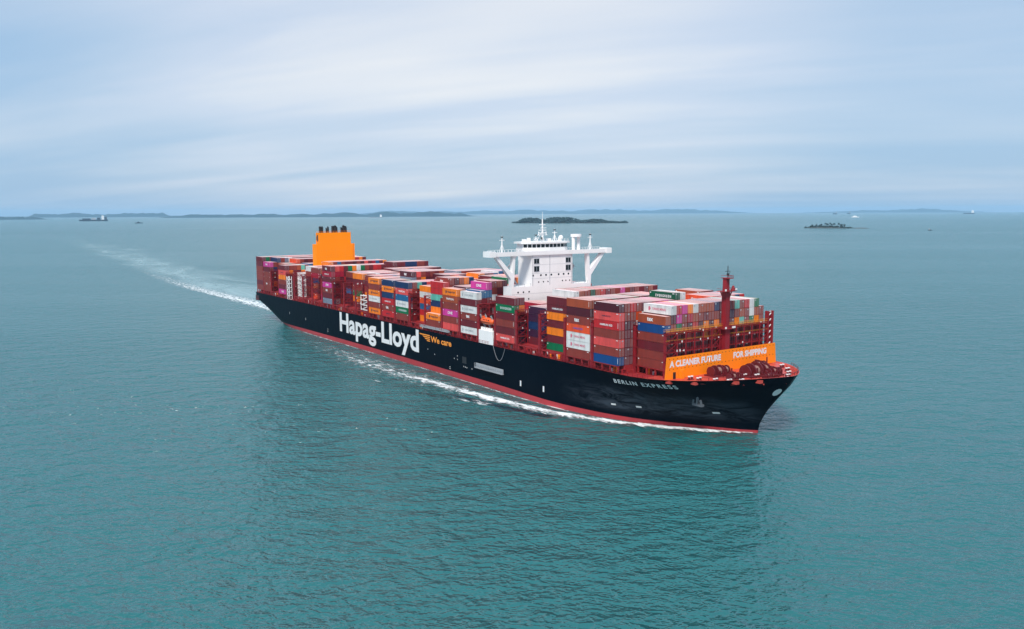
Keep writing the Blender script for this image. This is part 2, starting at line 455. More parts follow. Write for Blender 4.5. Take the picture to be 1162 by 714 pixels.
# draught marks, load line marks and small fittings on the side
def mark(vs=None, box=None, name='draught_mark'):
    mb = MB()
    if box: mb.box(*box)
    else: mb.add(vs, [(0, 1, 2, 3)])
    part(mb, name, M['text_white'], hull)
for (x, z0, n_) in ((250.5, 3.1, 4), (120, 4.2, 3), (88, 7.5, 2), (62, 8.5, 2)):
    for i in range(n_): mark(box=(x, x+0.5, -hb(x, z0)-0.06, -hb(x, z0)-0.02, z0+i*0.75, z0+i*0.75+0.4))
for (x, z) in ((302, 4.4), (316, 4.6)):
    mark(box=(x, x+0.8, -hb(x, z)-0.08, -hb(x, z)-0.03, z, z+2.1), name='tug_mark')
for (x, z) in ((349, 5.2), (358, 5.6), (379.5, 6.0)):
    y = hb(x, z); mark([(x-.9, -hb(x-.9, z)-.2, z), (x+.9, -hb(x+.9, z)-.2, z+.1), (x+.9, -hb(x+.9, z+.6)-.2, z+.7), (x-.9, -hb(x-.9, z+.6)-.2, z+.6)], name='thruster_mark')
for x, z in ((257, 9.4), (257, 7.9), (254.5, 8.0), (262, 5.7), (263.2, 5.6), (264.4, 5.5), (268.3, 5.6), (232, 9.0), (238, 7.5)):
    mark(box=(x, x+0.35, -30.47, -30.43, z, z+0.4), name='hull_mark')
pf = MB()
pf.box(261.0, 264.2, -30.46, -30.42, 7.2, 9.9)
part(pf, 'side_port', M['black'], hull)
# anchor in its recess
ax, az = 377.6, 10.8
an = MB()
ay = -(hb(ax, az))
an.box(ax-1.9, ax+1.9, ay-0.75, ay+0.6, az-1.7, az-1.0)
an.bar((ax, ay-0.5, az-1.4), (ax+0.6, ay-0.9, az+2.0), 0.6)
an.bar((ax-1.7, ay-0.5, az-1.3), (ax-1.2, ay-0.9, az+0.4), 0.55); an.bar((ax+1.7, ay-0.5, az-1.3), (ax+1.7, ay-0.9, az+0.5), 0.55)
M['anchor'] = paint('anchor_steel', (0.16, 0.17, 0.19), 0.6, 0.5)
part(an, 'anchor', M['anchor'], hull)
# bulbous bow mark plate near the stem (white sponsored patch under the port hawse)
em = MB()
def bowpt(x, z, s=-1, off=0.08): return (x, s*(hb(x, z)+off), z)
def hawse(u, a):
    z = 14.6+1.25*u*math.sin(a); x = lerp_tab(STEM, z)-0.72+0.5*u*math.cos(a)
    return (x, -(hb(x, z)+0.12), z)
ev = [hawse(0, 0)]+[hawse(u, 2*math.pi*i/14) for u in (.5, 1.0) for i in range(14)]
em.add(ev, [(0, 1+i, 1+(i+1) % 14) for i in range(14)]+[(1+i, 15+i, 15+(i+1) % 14, 1+(i+1) % 14) for i in range(14)])
part(em, 'hawse_plate', M['text_white'], hull)
# gangways: stowed on the deck edge and lowered along the side
for (x0, x1, z0, z1, off, nm) in ((225.5, 250.0, 18.5, 19.7, -30.5, 'stowed_gangway'), (272.0, 291.5, 7.0, 9.0, -31.4, 'lowered_gangway')):
    g = MB()
    g.box(x0, x1, off-0.1, off+0.9, z0, z0+0.25)
    for zz in (z0+0.6, z1): g.box(x0, x1, off-0.12, off-0.02, zz-0.1, zz)
    k_ = int((x1-x0)/1.2)
    for i in range(k_+1): g.box(x0+i*(x1-x0)/k_-0.06, x0+i*(x1-x0)/k_+0.06, off-0.12, off-0.02, z0, z1)
    for i in range(k_): g.bar((x0+i*(x1-x0)/k_, off-0.06, z0), (x0+(i+1)*(x1-x0)/k_, off-0.06, z1), 0.09)
    g.box(x0, x1, off+0.55, off+0.65, z0, z1)
    part(g, nm, M['grey'])
# hanging line below the bridge
hl = MB(); pts = []
for i in range(15):
    u = i/14; pts.append((284.6+u*8.0, -30.75, 17.3-5.2*(1-(2*u-1)**2)))
for a, b in zip(pts, pts[1:]): hl.bar(a, b, 0.09)
part(hl, 'pilot_rope', M['grey'])
# mooring recess at the stern quarter
rc = MB(); rc.box(0.5, 7.0, -30.47, -30.2, 12.0, 15.2); part(rc, 'mooring_port', M['black'], hull)
rw = MB()
for x in (1.5, 3.5, 5.5): rw.box(x, x+0.2, -30.52, -30.4, 12.0, 15.2)
rw.box(0.5, 7.0, -30.52, -30.4, 12.8, 13.0); part(rw, 'mooring_port_bars', M['red'], hull)

# ------------------------------------------------------------------ containers: where they stand
BAYS = {}
def bay(key, x, tops, rows=24, pitch=2.5, phrase=''):
    BAYS[key] = dict(x=x, tops=tops, rows=rows, pitch=pitch, phrase=phrase)
V0 = 0
bay('C', 357.4, [36.6]+[39.7]*17+[37.0], 19, 2.46, 'foremost bay behind the bow')
bay('B', 343.5, [39.7]*10+[41.9]*2+[37.0]*5+[39.6]*7, phrase='second bay from the bow')
bay('A', 329.1, [39.7]*9+[39.9]*5+[36.9]*7+[39.8]*3, phrase='third bay from the bow')
bay('D', 314.6, [V0]+[39.0]+[41.3]*3+[36.9]*19, phrase='fourth bay from the bow')
bay('E', 300.0, [V0]*2+[34.0]*5+[39.8]*17, phrase='second bay ahead of bridge')
bay('V', 285.4, [36.9]*2+[31.0]*3+[34.0]*9+[36.9]*10, phrase='bay just ahead of bridge')
bay('U', 259.4, [37.0, 37.6]+[40.8]+[41.3]*3+[38.3]*8+[37.8]*10, phrase='bay just behind the bridge')
bay('T', 244.7, [37.2]*2+[37.9]*4+[38.1]*4+[40.9]*5+[38.2]*9, phrase='second bay behind the bridge')
bay('S', 230.1, [25.3, 39.0]+[40.8]*5+[38.3]*4+[40.4]*6+[38.5]*4+[40.2]*3, phrase='third bay behind the bridge')
bay('R', 215.6, [V0]*2+[36.0]*3+[38.4]*7+[40.8]*4+[38.4]*8, phrase='fourth bay behind the bridge')
bay('Q', 201.3, [37.2]*8+[39.8]*5+[38.0]*6+[40.4]*5, phrase='fifth bay behind the bridge')
bay('P', 186.9, [37.3]*4+[40.9]*7+[38.0]*3+[40.2]*10, phrase='sixth bay behind the bridge')
bay('O', 172.2, [37.3]*7+[38.4]*8+[37.6]*9, phrase='seventh bay behind the bridge')
bay('N', 157.5, [V0]*2+[37.4]*8+[38.6]*9+[36.9]*5, phrase='eighth bay behind the bridge')
bay('Mm', 142.9, [V0]*2+[37.6]*9+[38.3]*8+[37.4]*5, phrase='ninth bay behind the bridge')
bay('Ll', 128.4, [V0]*3+[37.4]*9+[38.4]*12, phrase='tenth bay behind the bridge')
bay('K', 113.9, [40.3]*13+[36.5]*2+[41.2]*9, phrase='second bay ahead of funnel, tall stacks')
bay('J', 99.4, [V0]*2+[37.4]*8+[38.2]*14, phrase='third bay ahead of the funnel')
bay('I', 84.9, [V0]*2+[37.6]*9+[38.3]*13, phrase='second bay ahead of the funnel')
bay('H', 70.4, [V0]*3+[37.6]*4+[40.0]*15+[37.7]*2, phrase='bay just ahead of the funnel')
bay('G', 44.3, [37.3]*6+[37.9]*18, phrase='bay just behind the funnel')
bay('F', 30.3, [V0]*2+[37.6]*3+[40.2]*19, phrase='third bay from the stern')
bay('Fa', 16.4, [38.0]*2+[40.6]*22, phrase='second bay from the stern')
bay('Fb', 2.6, [40.8]*24, phrase='aftmost bay over the stern')
BAYS['K']['phrase'] = 'fourth bay ahead of the funnel'
order = sorted(BAYS, key=lambda k: BAYS[k]['x'])
ZB_OUT, ZB_IN = 19.75, 19.9
CC = {  # colour name: base colour
 'maroon': (0.155, 0.015, 0.024), 'dark maroon': (0.085, 0.010, 0.020), 'brown': (0.26, 0.042, 0.032), 'rusty brown': (0.36, 0.070, 0.030),
 'red': (0.52, 0.020, 0.025), 'salmon red': (0.72, 0.085, 0.08), 'crimson': (0.40, 0.010, 0.035), 'orange': (0.88, 0.22, 0.012),
 'orange red': (0.75, 0.085, 0.025), 'magenta': (0.62, 0.045, 0.30), 'white': (0.72, 0.72, 0.71), 'navy': (0.010, 0.035, 0.115),
 'royal blue': (0.006, 0.060, 0.22), 'blue': (0.015, 0.12, 0.27), 'green': (0.0, 0.16, 0.06), 'dark green': (0.0, 0.085, 0.04),
 'teal': (0.13, 0.46, 0.38), 'grey': (0.20, 0.23, 0.30), 'purple': (0.05, 0.014, 0.045)}
CM = {}; CR = {}
for k_, c_ in CC.items():
    CM[k_] = paint('container_'+k_.replace(' ', '_'), c_, 0.5, 0.75, tuple(v*0.55+0.008 for v in c_), 0.55, spec=0.3)
    CR[k_] = paint('container_roof_glare_'+k_.replace(' ', '_'), tuple(v*0.45+0.60*w for v, w in zip(c_, (0.95, 0.68, 0.66))), 0.55, 0.5, tuple(v*0.6+0.22 for v in c_), 0.12, streak=False, spec=0.3)  # roof colour lifted to pale pink: sun and sky brightness put into it
WPOOL = ['maroon']*24+['brown']*22+['rusty brown']*12+['dark maroon']*12+['red']*6+['salmon red']*5+['crimson']*3+['orange']*7+['white']*4+['magenta']*3+['navy']*4+['blue']*2+['green']*3+['dark green']*2+['teal']*2+['grey']*2+['orange red']*2
# colours read off the photograph: (bay, row) -> colours from the top tier down
SPEC = {
 ('Fb', 0): ['maroon', 'maroon', 'brown', 'brown', 'brown', 'maroon', 'brown'],
 ('Fa', 0): ['magenta', 'maroon', 'brown', 'brown', 'brown', 'brown'],
 ('F', 2): ['rusty brown', 'brown', 'brown', 'salmon red', 'salmon red', 'maroon'],
 ('G', 0): ['maroon', 'salmon red', 'orange', 'brown', 'maroon', 'magenta'],
 ('K', 0): ['maroon', 'crimson', 'maroon', 'magenta', 'brown', 'maroon', 'grey'],
 ('O', 0): ['orange', 'brown', 'orange', 'white', 'brown', 'orange'],
 ('P', 0): ['navy', 'orange', 'navy', 'red', 'brown', 'red'],
 ('Q', 0): ['navy', 'salmon red', 'blue', 'white', 'green', 'brown'],
 ('S', 0): ['orange', 'brown'], ('S', 1): ['red', 'red', 'teal', 'navy', 'orange', 'orange', 'brown'],
 ('S', 2): ['brown', 'brown', 'teal', 'maroon', 'orange', 'maroon', 'maroon'],
 ('T', 0): ['orange', 'rusty brown', 'brown', 'magenta', 'brown', 'salmon red'],
 ('U', 0): ['white', 'maroon', 'white', 'brown', 'maroon', 'white'],
 ('U', 1): ['blue', 'maroon', 'maroon', 'maroon', 'brown', 'maroon'], ('U', 2): ['magenta', 'blue', 'maroon', 'maroon', 'maroon', 'brown', 'maroon'],
 ('V', 0): ['maroon', 'green', 'maroon', 'brown', 'maroon', 'salmon red'], ('V', 1): ['maroon', 'orange', 'maroon', 'maroon', 'navy', 'purple'],
 ('E', 2): ['purple', 'purple', 'navy', 'purple', 'maroon'],
 ('D', 1): ['maroon', 'maroon', 'orange', 'maroon', 'orange', 'maroon', 'green'], ('D', 2): ['white', 'navy', 'maroon', 'orange', 'maroon', 'orange', 'maroon', 'maroon'],
 ('D', 3): ['rusty brown', 'rusty brown', 'maroon', 'maroon', 'maroon', 'orange', 'maroon', 'maroon'],
 ('A', 0): ['rusty brown', 'dark maroon', 'brown', 'orange red', 'white', 'white', 'brown'],
 ('B', 0): ['dark maroon', 'salmon red', 'red', 'brown', 'salmon red', 'brown', 'royal blue'],
 ('B', 1): ['brown', 'brown', 'dark maroon', 'maroon', 'maroon', 'maroon', 'maroon'], ('B', 2): ['red', 'brown', 'maroon', 'maroon', 'brown', 'maroon', 'maroon'],
 ('B', 10): ['dark green', 'maroon', 'maroon'], ('B', 11): ['white', 'maroon'], ('B', 17): ['orange red', 'maroon'], ('B', 22): ['navy', 'maroon'], ('B', 23): ['red', 'maroon'],
 ('C', 0): ['rusty brown', 'royal blue', 'brown', 'maroon', 'brown', 'brown'],
}
topC = ['white', 'red', 'magenta', 'orange', 'white', 'rusty brown', 'rusty brown', 'rusty brown', 'navy', 'maroon', 'brown', 'brown', 'teal', 'brown', 'red', 'white', 'green']
secC = ['dark maroon', 'magenta', 'brown', 'crimson', 'rusty brown', 'brown', 'maroon', 'brown', 'brown', 'maroon', 'brown', 'purple', 'brown', 'rusty brown', 'brown', 'white', 'rusty brown', 'brown']
thiC = ['brown', 'green', 'brown', 'dark maroon', 'red', 'dark maroon', 'orange', 'dark maroon', 'orange', 'maroon', 'brown', 'maroon', 'orange', 'teal', 'brown', 'green', 'orange', 'brown']
fouC = ['maroon', 'brown', 'maroon', 'salmon red', 'maroon', 'maroon', 'orange', 'salmon red', 'orange', 'maroon', 'dark maroon', 'maroon', 'brown', 'maroon', 'brown', 'brown', 'maroon', 'maroon']
for i in range(17):
    SPEC[('C', i+1)] = [topC[i], secC[i], thiC[i], fouC[i], 'maroon', 'maroon', 'brown']
SPEC[('C', 18)] = [secC[17], thiC[17], fouC[17], 'maroon', 'maroon', 'brown']
for r_, c_ in zip(range(7, 24), ['brown', 'green', 'brown', 'dark green', 'rusty brown', 'red', 'maroon', 'brown', 'brown', 'magenta', 'brown', 'maroon', 'brown', 'maroon', 'maroon', 'rusty brown', 'maroon']):
    SPEC[('E', r_)] = [c_]
for r_, c_ in zip(range(0, 13), [None, 'salmon red', 'red', 'maroon', 'green', 'orange', 'white', 'green', 'brown', 'maroon', 'red', 'red', 'maroon']):
    if c_ and r_: SPEC[('K', r_)] = [c_, 'crimson' if r_ < 3 else 'maroon']
for r_, c_ in zip(range(15, 24), ['maroon', 'maroon', 'maroon', 'navy', 'navy', 'navy', 'brown', 'brown', 'maroon']):
    SPEC[('K', r_)] = [c_, c_ if r_ > 17 else 'maroon']
MARK = {  # lettering on the starboard side: (bay, row, tier from the top) -> (text, material, height, centre, width)
 ('O', 0, 0): 'HL', ('O', 0, 2): 'HL', ('O', 0, 5): 'HL', ('P', 0, 1): 'HL', ('T', 0, 0): 'HL', ('S', 0, 0): 'HL', ('D', 0, 0): 'HL',
 ('O', 0, 3): 'YMs', ('Q', 0, 3): 'YMs', ('U', 0, 0): 'YMs', ('U', 0, 2): 'YMs', ('U', 0, 5): 'YMs', ('A', 0, 4): 'YM', ('A', 0, 5): 'YM', ('C', 1, 0): 'YM',
 ('P', 0, 3): 'HS', ('B', 0, 2): 'HS', ('V', 0, 5): 'HS', ('A', 0, 3): 'HSb', ('B', 0, 1): 'HSd', ('P', 0, 5): 'HSd', ('G', 0, 1): 'HSd',
 ('P', 0, 4): 'tex', ('U', 0, 3): 'tex', ('A', 0, 2): 'tex', ('C', 0, 0): 'tex', ('S', 2, 0): 'tex', ('P', 4, 0): 'tex', ('K', 0, 4): 'tex', ('K', 0, 0): 'tex', ('Fa', 0, 4): 'tex', ('Fb', 0, 1): 'tex', ('Fb', 0, 3): 'tex', ('Fb', 0, 5): 'tex',
 ('Q', 0, 1): 'TR', ('T', 0, 1): 'TR', ('Q', 0, 4): 'EG', ('V', 0, 1): 'EG', ('B', 10, 0): 'EG', ('B', 17, 0): 'HLw',
 ('T', 0, 3): 'ONE', ('U', 2, 0): 'ONE', ('K', 0, 3): 'ONE', ('Fa', 0, 0): 'ONE', ('G', 0, 5): 'ONE', ('K', 0, 1): 'HS', ('D', 1, 1): 'HS'}
LIST = []
Lc = 12.19
for bi, key in enumerate(order):
    b = BAYS[key]
    nxt = BAYS[order[bi+1]] if bi+1 < len(order) else None
    y0 = -(b['rows']*b['pitch'])/2
    prevdef = None
    for r_ in range(b['rows']):
        top = b['tops'][r_]
        if not top: continue
        outr = r_ == 0
        base = ZB_OUT
        n_ = max(1, round((top-base)/2.82)); h_ = (top-base)/n_
        def topof(bb, rr):
            if bb is None: return 0
            yy = y0+(rr+0.5)*b['pitch']; q = int((yy+bb['rows']*bb['pitch']/2)//bb['pitch'])
            return bb['tops'][q] if 0 <= q < bb['rows'] else 0
        sb = b['tops'][r_-1] if r_ > 0 else 0
        pt_ = b['tops'][r_+1] if r_+1 < b['rows'] else 0
        fr = topof(nxt, r_)
        if nxt and nxt['x']-b['x'] > 20: fr = 20
        for t_ in range(n_):
            z0 = base+t_*h_; z1 = z0+h_
            if not (t_ == n_-1 or z1 > sb+0.3 or z1 > pt_+0.3 or z1 > fr-3.2 or r_ <= 3 or key == 'C'): continue
            sp = SPEC.get((key, r_)); ti = n_-1-t_
            if sp and ti < len(sp): col = sp[ti]
            else: col = random.choice(WPOOL)
            LIST.append(dict(key=key, row=r_, tier=t_+1, ntier=n_, ti=ti, x=b['x']+0.0, y=y0+(r_+0.5)*b['pitch'], z=z0, h=h_, w=b['pitch']-0.07, col=col, long=(ti == 0 and r_ % 3 == 1 and key not in ('C', 'V'))))
print('containers', len(LIST))
# which of them show largest
V_ = []; F_ = []; own = []
for i, c in enumerate(LIST):
    x0, x1 = c['x'], c['x']+Lc; y0_, y1_ = c['y']-c['w']/2, c['y']+c['w']/2; z0, z1 = c['z'], c['z']+c['h']
    b_ = len(V_)
    V_ += [(x0,y0_,z0),(x1,y0_,z0),(x1,y1_,z0),(x0,y1_,z0),(x0,y0_,z1),(x1,y0_,z1),(x1,y1_,z1),(x0,y1_,z1)]
    for f in ((4,5,6,7),(0,1,5,4),(1,2,6,5),(2,3,7,6),(3,0,4,7)):
        F_.append([b_+k_ for k_ in f]); own.append(i)
tree = BVHTree.FromPolygons(V_, F_)
hits = [0]*len(LIST)
O_ = Vector((CX, CY, CZ))
for iy in range(0, 180):
    v_ = 270+iy
    for ix in range(0, 610):
        u_ = 282+ix
        d_ = fw + r2*((u_-581)/FPX) - u2*((v_-357)/FPX)
        h_ = tree.ray_cast(O_, d_.normalized())
        if h_[2] is not None: hits[own[h_[2]]] += 1
rank = sorted(range(len(LIST)), key=lambda i: -hits[i])
indiv = set(i for i in rank[:300] if hits[i] > 0)

# container mesh: corner posts and rails stand proud of the corrugated panels
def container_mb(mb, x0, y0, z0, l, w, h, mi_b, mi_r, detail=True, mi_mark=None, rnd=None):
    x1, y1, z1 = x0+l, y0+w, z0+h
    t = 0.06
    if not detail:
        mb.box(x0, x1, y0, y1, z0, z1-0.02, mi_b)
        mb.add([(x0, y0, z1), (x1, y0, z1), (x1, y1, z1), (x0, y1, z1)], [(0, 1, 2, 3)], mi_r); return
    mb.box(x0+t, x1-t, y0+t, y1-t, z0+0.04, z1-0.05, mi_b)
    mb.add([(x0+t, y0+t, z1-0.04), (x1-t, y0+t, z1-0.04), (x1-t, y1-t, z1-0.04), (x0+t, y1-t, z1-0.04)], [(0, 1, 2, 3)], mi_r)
    for (a, b) in ((x0, x0+0.16), (x1-0.16, x1)):
        for (c, d) in ((y0, y0+0.16), (y1-0.16, y1)): mb.box(a, b, c, d, z0+0.01, z1-0.01, mi_b)
    for (c, d) in ((y0+0.01, y0+0.1), (y1-0.1, y1-0.01)):
        mb.box(x0+0.165, x1-0.165, c, d, z1-0.12, z1-0.015, mi_b); mb.box(x0+0.165, x1-0.165, c, d, z0+0.015, z0+0.17, mi_b)
    for (a, b) in ((x0+0.01, x0+0.1), (x1-0.1, x1-0.01)):
        mb.box(a, b, y0+0.165, y1-0.165, z1-0.12, z1-0.015, mi_b); mb.box(a, b, y0+0.165, y1-0.165, z0+0.015, z0+0.17, mi_b)
MESH = {}
def side_panel_mesh(l, w, h, door):
    """shared container body; slots: paint, roof, marks"""
    key = (round(l, 2), round(w, 2), round(h, 2), door)
    if key in MESH: return MESH[key]
    mb = MB(); container_mb(mb, 0, -w/2, 0, l, w, h, 0, 1)
    # corrugation ridges on both sides
    nr = 20
    for i in range(nr):
        xa = 0.3+i*(l-0.6)/nr
        for y in (-w/2+0.025, w/2-0.055): mb.box(xa, xa+(l-0.6)/nr*0.5, y, y+0.03, 0.18, h-0.13, 0)
    # small code marks upper corner of the starboard side
    if door in (0, 1):
        mb.box(l-1.25, l-0.35, -w/2+0.012, -w/2+0.02, h-0.5, h-0.28, 2)
        mb.box(0.35, 0.8, -w/2+0.012, -w/2+0.02, h-0.75, h-0.4, 2)
    if door in (2,):
        mb.box(l-0.5, l-0.36, -w/2+0.012, -w/2+0.02, 0.6, h-0.4, 2)
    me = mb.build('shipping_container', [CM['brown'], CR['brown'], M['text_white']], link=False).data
    # door end as a mesh of its own
    dd = MB()
    dd.box(l-0.058, l-0.02, -w/2+0.17, -0.01, 0.18, h-0.13); dd.box(l-0.058, l-0.02, 0.01, w/2-0.17, 0.18, h-0.13)
    for y in (-0.85, -0.35, 0.35, 0.85): dd.box(l-0.018, l+0.03, y-0.03, y+0.03, 0.12, h-0.1, 1)
    if door == 0: dd.box(l-0.018, l-0.006, 0.15, 0.75, h*0.70, h*0.70+0.45, 1)
    if door == 1: dd.box(l-0.018, l-0.006, -0.8, -0.25, h*0.72, h*0.72+0.5, 1)
    dm_ = dd.build('door_end', [CM['brown'], M['grey']], link=False).data
    MESH[key] = (me, dm_)
    return MESH[key]
def ordn(n): return {1: 'first', 2: 'second', 3: 'third', 4: 'fourth', 5: 'fifth', 6: 'sixth', 7: 'seventh', 8: 'eighth', 9: 'ninth', 10: 'tenth', 11: 'eleventh', 12: 'twelfth'}.get(n, f'{n}th')
MK = {'HL': ('Hapag-Lloyd', 'text_dark', 0.95, 0.60, 0.50), 'HLw': ('Hapag-Lloyd', 'text_white', 0.95, 0.5, 0.5), 'YM': ('YANG MING', 'text_pink', 0.8, 0.56, 0.50),
      'YMs': ('YANG MING', 'grey', 0.8, 0.50, 0.55), 'HS': ('HAMBURG SÜD', 'text_white', 0.8, 0.5, 0.5), 'HSb': ('HAMBURG SÜD', 'text_blue', 0.8, 0.5, 0.42),
      'HSd': ('HAMBURG SÜD', 'text_dark', 0.6, 0.5, 0.35), 'tex': ('tex', 'text_white', 1.3, 0.45, 0.22), 'TR': ('TRITON', 'text_white', 0.8, 0.5, 0.5),
      'EG': ('E V E R G R E E N', 'text_white', 0.9, 0.55, 0.6), 'ONE': ('ONE', 'text_white', 1.2, 0.5, 0.32)}
TM = {}
GROUP = 'containers stacked on the ship'
used = set()
rest = MB(); rest_mats = []; rest_idx = {}
for k_ in CC:
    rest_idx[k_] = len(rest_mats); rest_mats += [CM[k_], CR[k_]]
for i, c in enumerate(LIST):
    l_ = Lc+(1.3 if c['long'] else 0)
    if i not in indiv:
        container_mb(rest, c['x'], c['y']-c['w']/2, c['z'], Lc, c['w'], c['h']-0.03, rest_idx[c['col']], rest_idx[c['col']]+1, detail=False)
        continue
    me, dme = side_panel_mesh(Lc, c['w'], c['h']-0.03, (c['row']*7+c['tier']*3+int(c['x'])) % 4)
    o = bpy.data.objects.new('shipping_container', me); COL.objects.link(o); o.location = (c['x'], c['y'], c['z'])
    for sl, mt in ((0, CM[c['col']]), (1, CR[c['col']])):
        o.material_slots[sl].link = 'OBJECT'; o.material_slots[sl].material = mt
    d = bpy.data.objects.new('door_end', dme); COL.objects.link(d); d.parent = o
    d.material_slots[0].link = 'OBJECT'; d.material_slots[0].material = CM[c['col']]
    mk = MARK.get((c['key'], c['row'], c['ti']))
    rows = BAYS[c['key']]['rows']
    tier = 'top tier' if c['ti'] == 0 else ('bottom tier' if c['tier'] == 1 else ordn(c['tier'])+' tier')
    row = 'starboard edge' if c['row'] == 0 else ('port edge' if c['row'] == rows-1 else (ordn(c['row']+1)+' row' if c['row'] < rows/2 else ordn(rows-c['row'])+' row from port'))
    lab = f"{c['col']} container, {tier}, {row}, {BAYS[c['key']]['phrase']}"
    assert lab not in used, lab
    used.add(lab)
    if len(lab.split()) > 16: print('LONG', lab)
    tag(o, lab, 'container', GROUP)
    if mk:
        txt, mat, hh, cx_, wf = MK[mk]
        if mk not in TM:
            tm = text_data(txt, 0.03)
            xs = [v.co.x for v in tm.vertices]; ys = [v.co.y for v in tm.vertices]
            for v in tm.vertices:
                u = (v.co.x-min(xs))/(max(xs)-min(xs)); w_ = (v.co.y-min(ys))/(max(ys)-min(ys))
                v.co = Vector((Lc*(cx_+(u-0.5)*wf), 0, (w_-0.5)*hh))
            tm.materials.clear(); tm.materials.append(M[mat]); tm.name = 'lettering'
            em_ = None
            if mk in ('HL', 'YM', 'YMs'):
                bm = bmesh.new()
                xx = Lc*(cx_-wf/2)-1.6
                vs = [bm.verts.new(p) for p in ((xx, 0, -0.6), (xx+0.55, 0, -0.7), (xx+1.0, 0, 0.0), (xx+0.6, 0, 0.7), (xx, 0, 0.5))]
                bm.faces.new(vs); em_ = bpy.data.meshes.new('emblem'); bm.to_mesh(em_); bm.free(); em_.materials.append(M['text_pink' if mk == 'YM' else mat])
            TM[mk] = (tm, em_)
        if TM[mk][1]:
            q = bpy.data.objects.new('emblem', TM[mk][1]); COL.objects.link(q); q.parent = o; q.location = (0, -c['w']/2+0.004, c['h']/2)
        q = bpy.data.objects.new('lettering', TM[mk][0]); COL.objects.link(q); q.parent = o
        q.location = (0, -c['w']/2+0.004, c['h']/2)
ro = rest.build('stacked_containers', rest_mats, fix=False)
tag(ro, 'remaining low and distant containers filling the stacks between the named ones', 'containers', GROUP, 'stuff')
print('individual', len(indiv), 'rest', len(LIST)-len(indiv))

# ------------------------------------------------------------------ deck structure
gaps = []
for a, b in zip(order, order[1:]):
    xa = BAYS[a]['x']+Lc; xb = BAYS[b]['x']
    if xb-xa > 6: continue
    gaps.append(((xa+xb)/2, xb-xa))
# bay ends facing the funnel casing and the bridge
gaps += [(BAYS['V']['x']-0.85, 1.5), (BAYS['U']['x']+Lc+0.9, 1.6), (BAYS['H']['x']-1.0, 1.6), (BAYS['G']['x']+Lc+0.9, 1.6)]
def lashing(xm, gap, hy, top, name='lashing_bridge', front=False, parent=None):
    mb = MB(); w = min(gap-0.5, 1.5)
    x0, x1 = xm-w/2, xm+w/2
    ys = [-hy+0.3]+[(-hy+5.0)+i*(2*hy-10)/10 for i in range(11)]+[hy-0.3]
    for y in ys:
        e = abs(y) > hy-1
        pw = 0.6 if e else 0.32
        for xx in ((x0, x1) if not e else (xm,)):
            mb.box(xx-(0.16 if not e else w*0.38), xx+(0.16 if not e else w*0.38), y-pw/2, y+pw/2, 17.06, top)
    lv = [z for z in (19.4, 22.6, 25.4, 28.2, 31.0) if z < top]+[top]
    for z in lv:
        mb.box(x0-0.02, x1+0.02, -hy, hy, z-0.14, z)
        if z != lv[0]:
            for xx in (x0, x1):
                mb.box(xx-0.03, xx+0.03, -hy, hy, z+0.45, z+0.50, 1 if front and z > 30 else 0)
                mb.box(xx-0.04, xx+0.04, -hy, hy, z+0.95, z+1.03, 1 if front and z > 27 else 0)
    nst = int(2*hy/1.9)
    for z in lv[1:]:
        for i in range(nst+1):
            y = -hy+i*2*hy/nst
            mb.box(x1-0.04, x1+0.04, y-0.04, y+0.04, z, z+1.0)
    # diagonal bracing near the sides and at the middle
    for (ya, yb) in ((ys[0], ys[1]), (ys[5], ys[6]), (ys[-2], ys[-1])):
        for za, zb_ in zip(lv, lv[1:]):
            mb.bar((x1, ya, za), (x1, yb, zb_-0.1), 0.16); mb.bar((x1+0.01, yb, za), (x1+0.01, ya, zb_-0.1), 0.16)
    # white lashing gear and lamps
    for i in range(26):
        y = random.uniform(-hy, hy); z = random.choice(lv[1:])
        mb.box(x1+0.03, x1+0.25, y, y+random.uniform(.15, .4), z+0.1, z+random.uniform(.3, .8), 2)
    return part(mb, name, [M['post_red'], M['yellow'] if front else M['post_red'], M['text_white']], parent)
for (xm, gp) in gaps:
    hy = 30.0
    tp = 32.6
    if xm > 350: hy = 29.2 if xm < 356 else 24
    lashing(xm, gp+0.4, hy, tp)
# fore end frame in front of the foremost bay
lf = lashing(370.6, 1.6, 24.6, 31.6, front=True)
fr = MB()
for y in (23.9, 26.2):
    fr.box(370.0, 371.4, y-0.3, y+0.3, 17.4, 35.2)
for z in range(19, 36, 2): fr.bar((370.7, 24, z), (370.7, 26.2, z+1.6 if z < 34 else 35), 0.25, mi=1)
part(fr, 'cell_guide_tower', [M['post_red'], M['text_white']])
# hatch covers, coamings, pedestals
for key in order:
    b = BAYS[key]; hy = b['rows']*b['pitch']/2-2.6
    mb = MB(); mb.box(b['x']-0.3, b['x']+Lc+0.3, -hy, hy, 18.2, 19.7)
    hc = part(mb, 'hatch_cover', M['red'])
    mb = MB(); mb.box(b['x']-0.8, b['x']+Lc+0.8, -hy+0.6, hy-0.6, 17.06, 18.19)
    for s in (-1, 1):
        ye = b['rows']*b['pitch']/2
        for xx in (b['x']+0.1, b['x']+4.0, b['x']+7.9, b['x']+Lc-0.5):
            mb.box(xx, xx+0.4, s*ye-(0.5 if s > 0 else 0), s*ye+(0.5 if s < 0 else 0), 17.06, 19.6)
        mb.box(b['x'], b['x']+Lc, s*ye-(0.45 if s > 0 else 0), s*ye+(0.45 if s < 0 else 0), 19.42, 19.72)
        for k_ in range(9):                                   # vents, pipes, lockers along the side passage
            xx = b['x']+random.uniform(0, Lc-1); yy = s*(ye-2.2)
            mb.box(xx, xx+random.uniform(.3, 1.2), yy-0.3, yy+0.3, 17.06, 17.06+random.uniform(.5, 2.0), random.choice((0, 0, 0, 1, 2)))
    part(mb, 'hatch_coaming', [M['red'], M['text_white'], M['orange']])
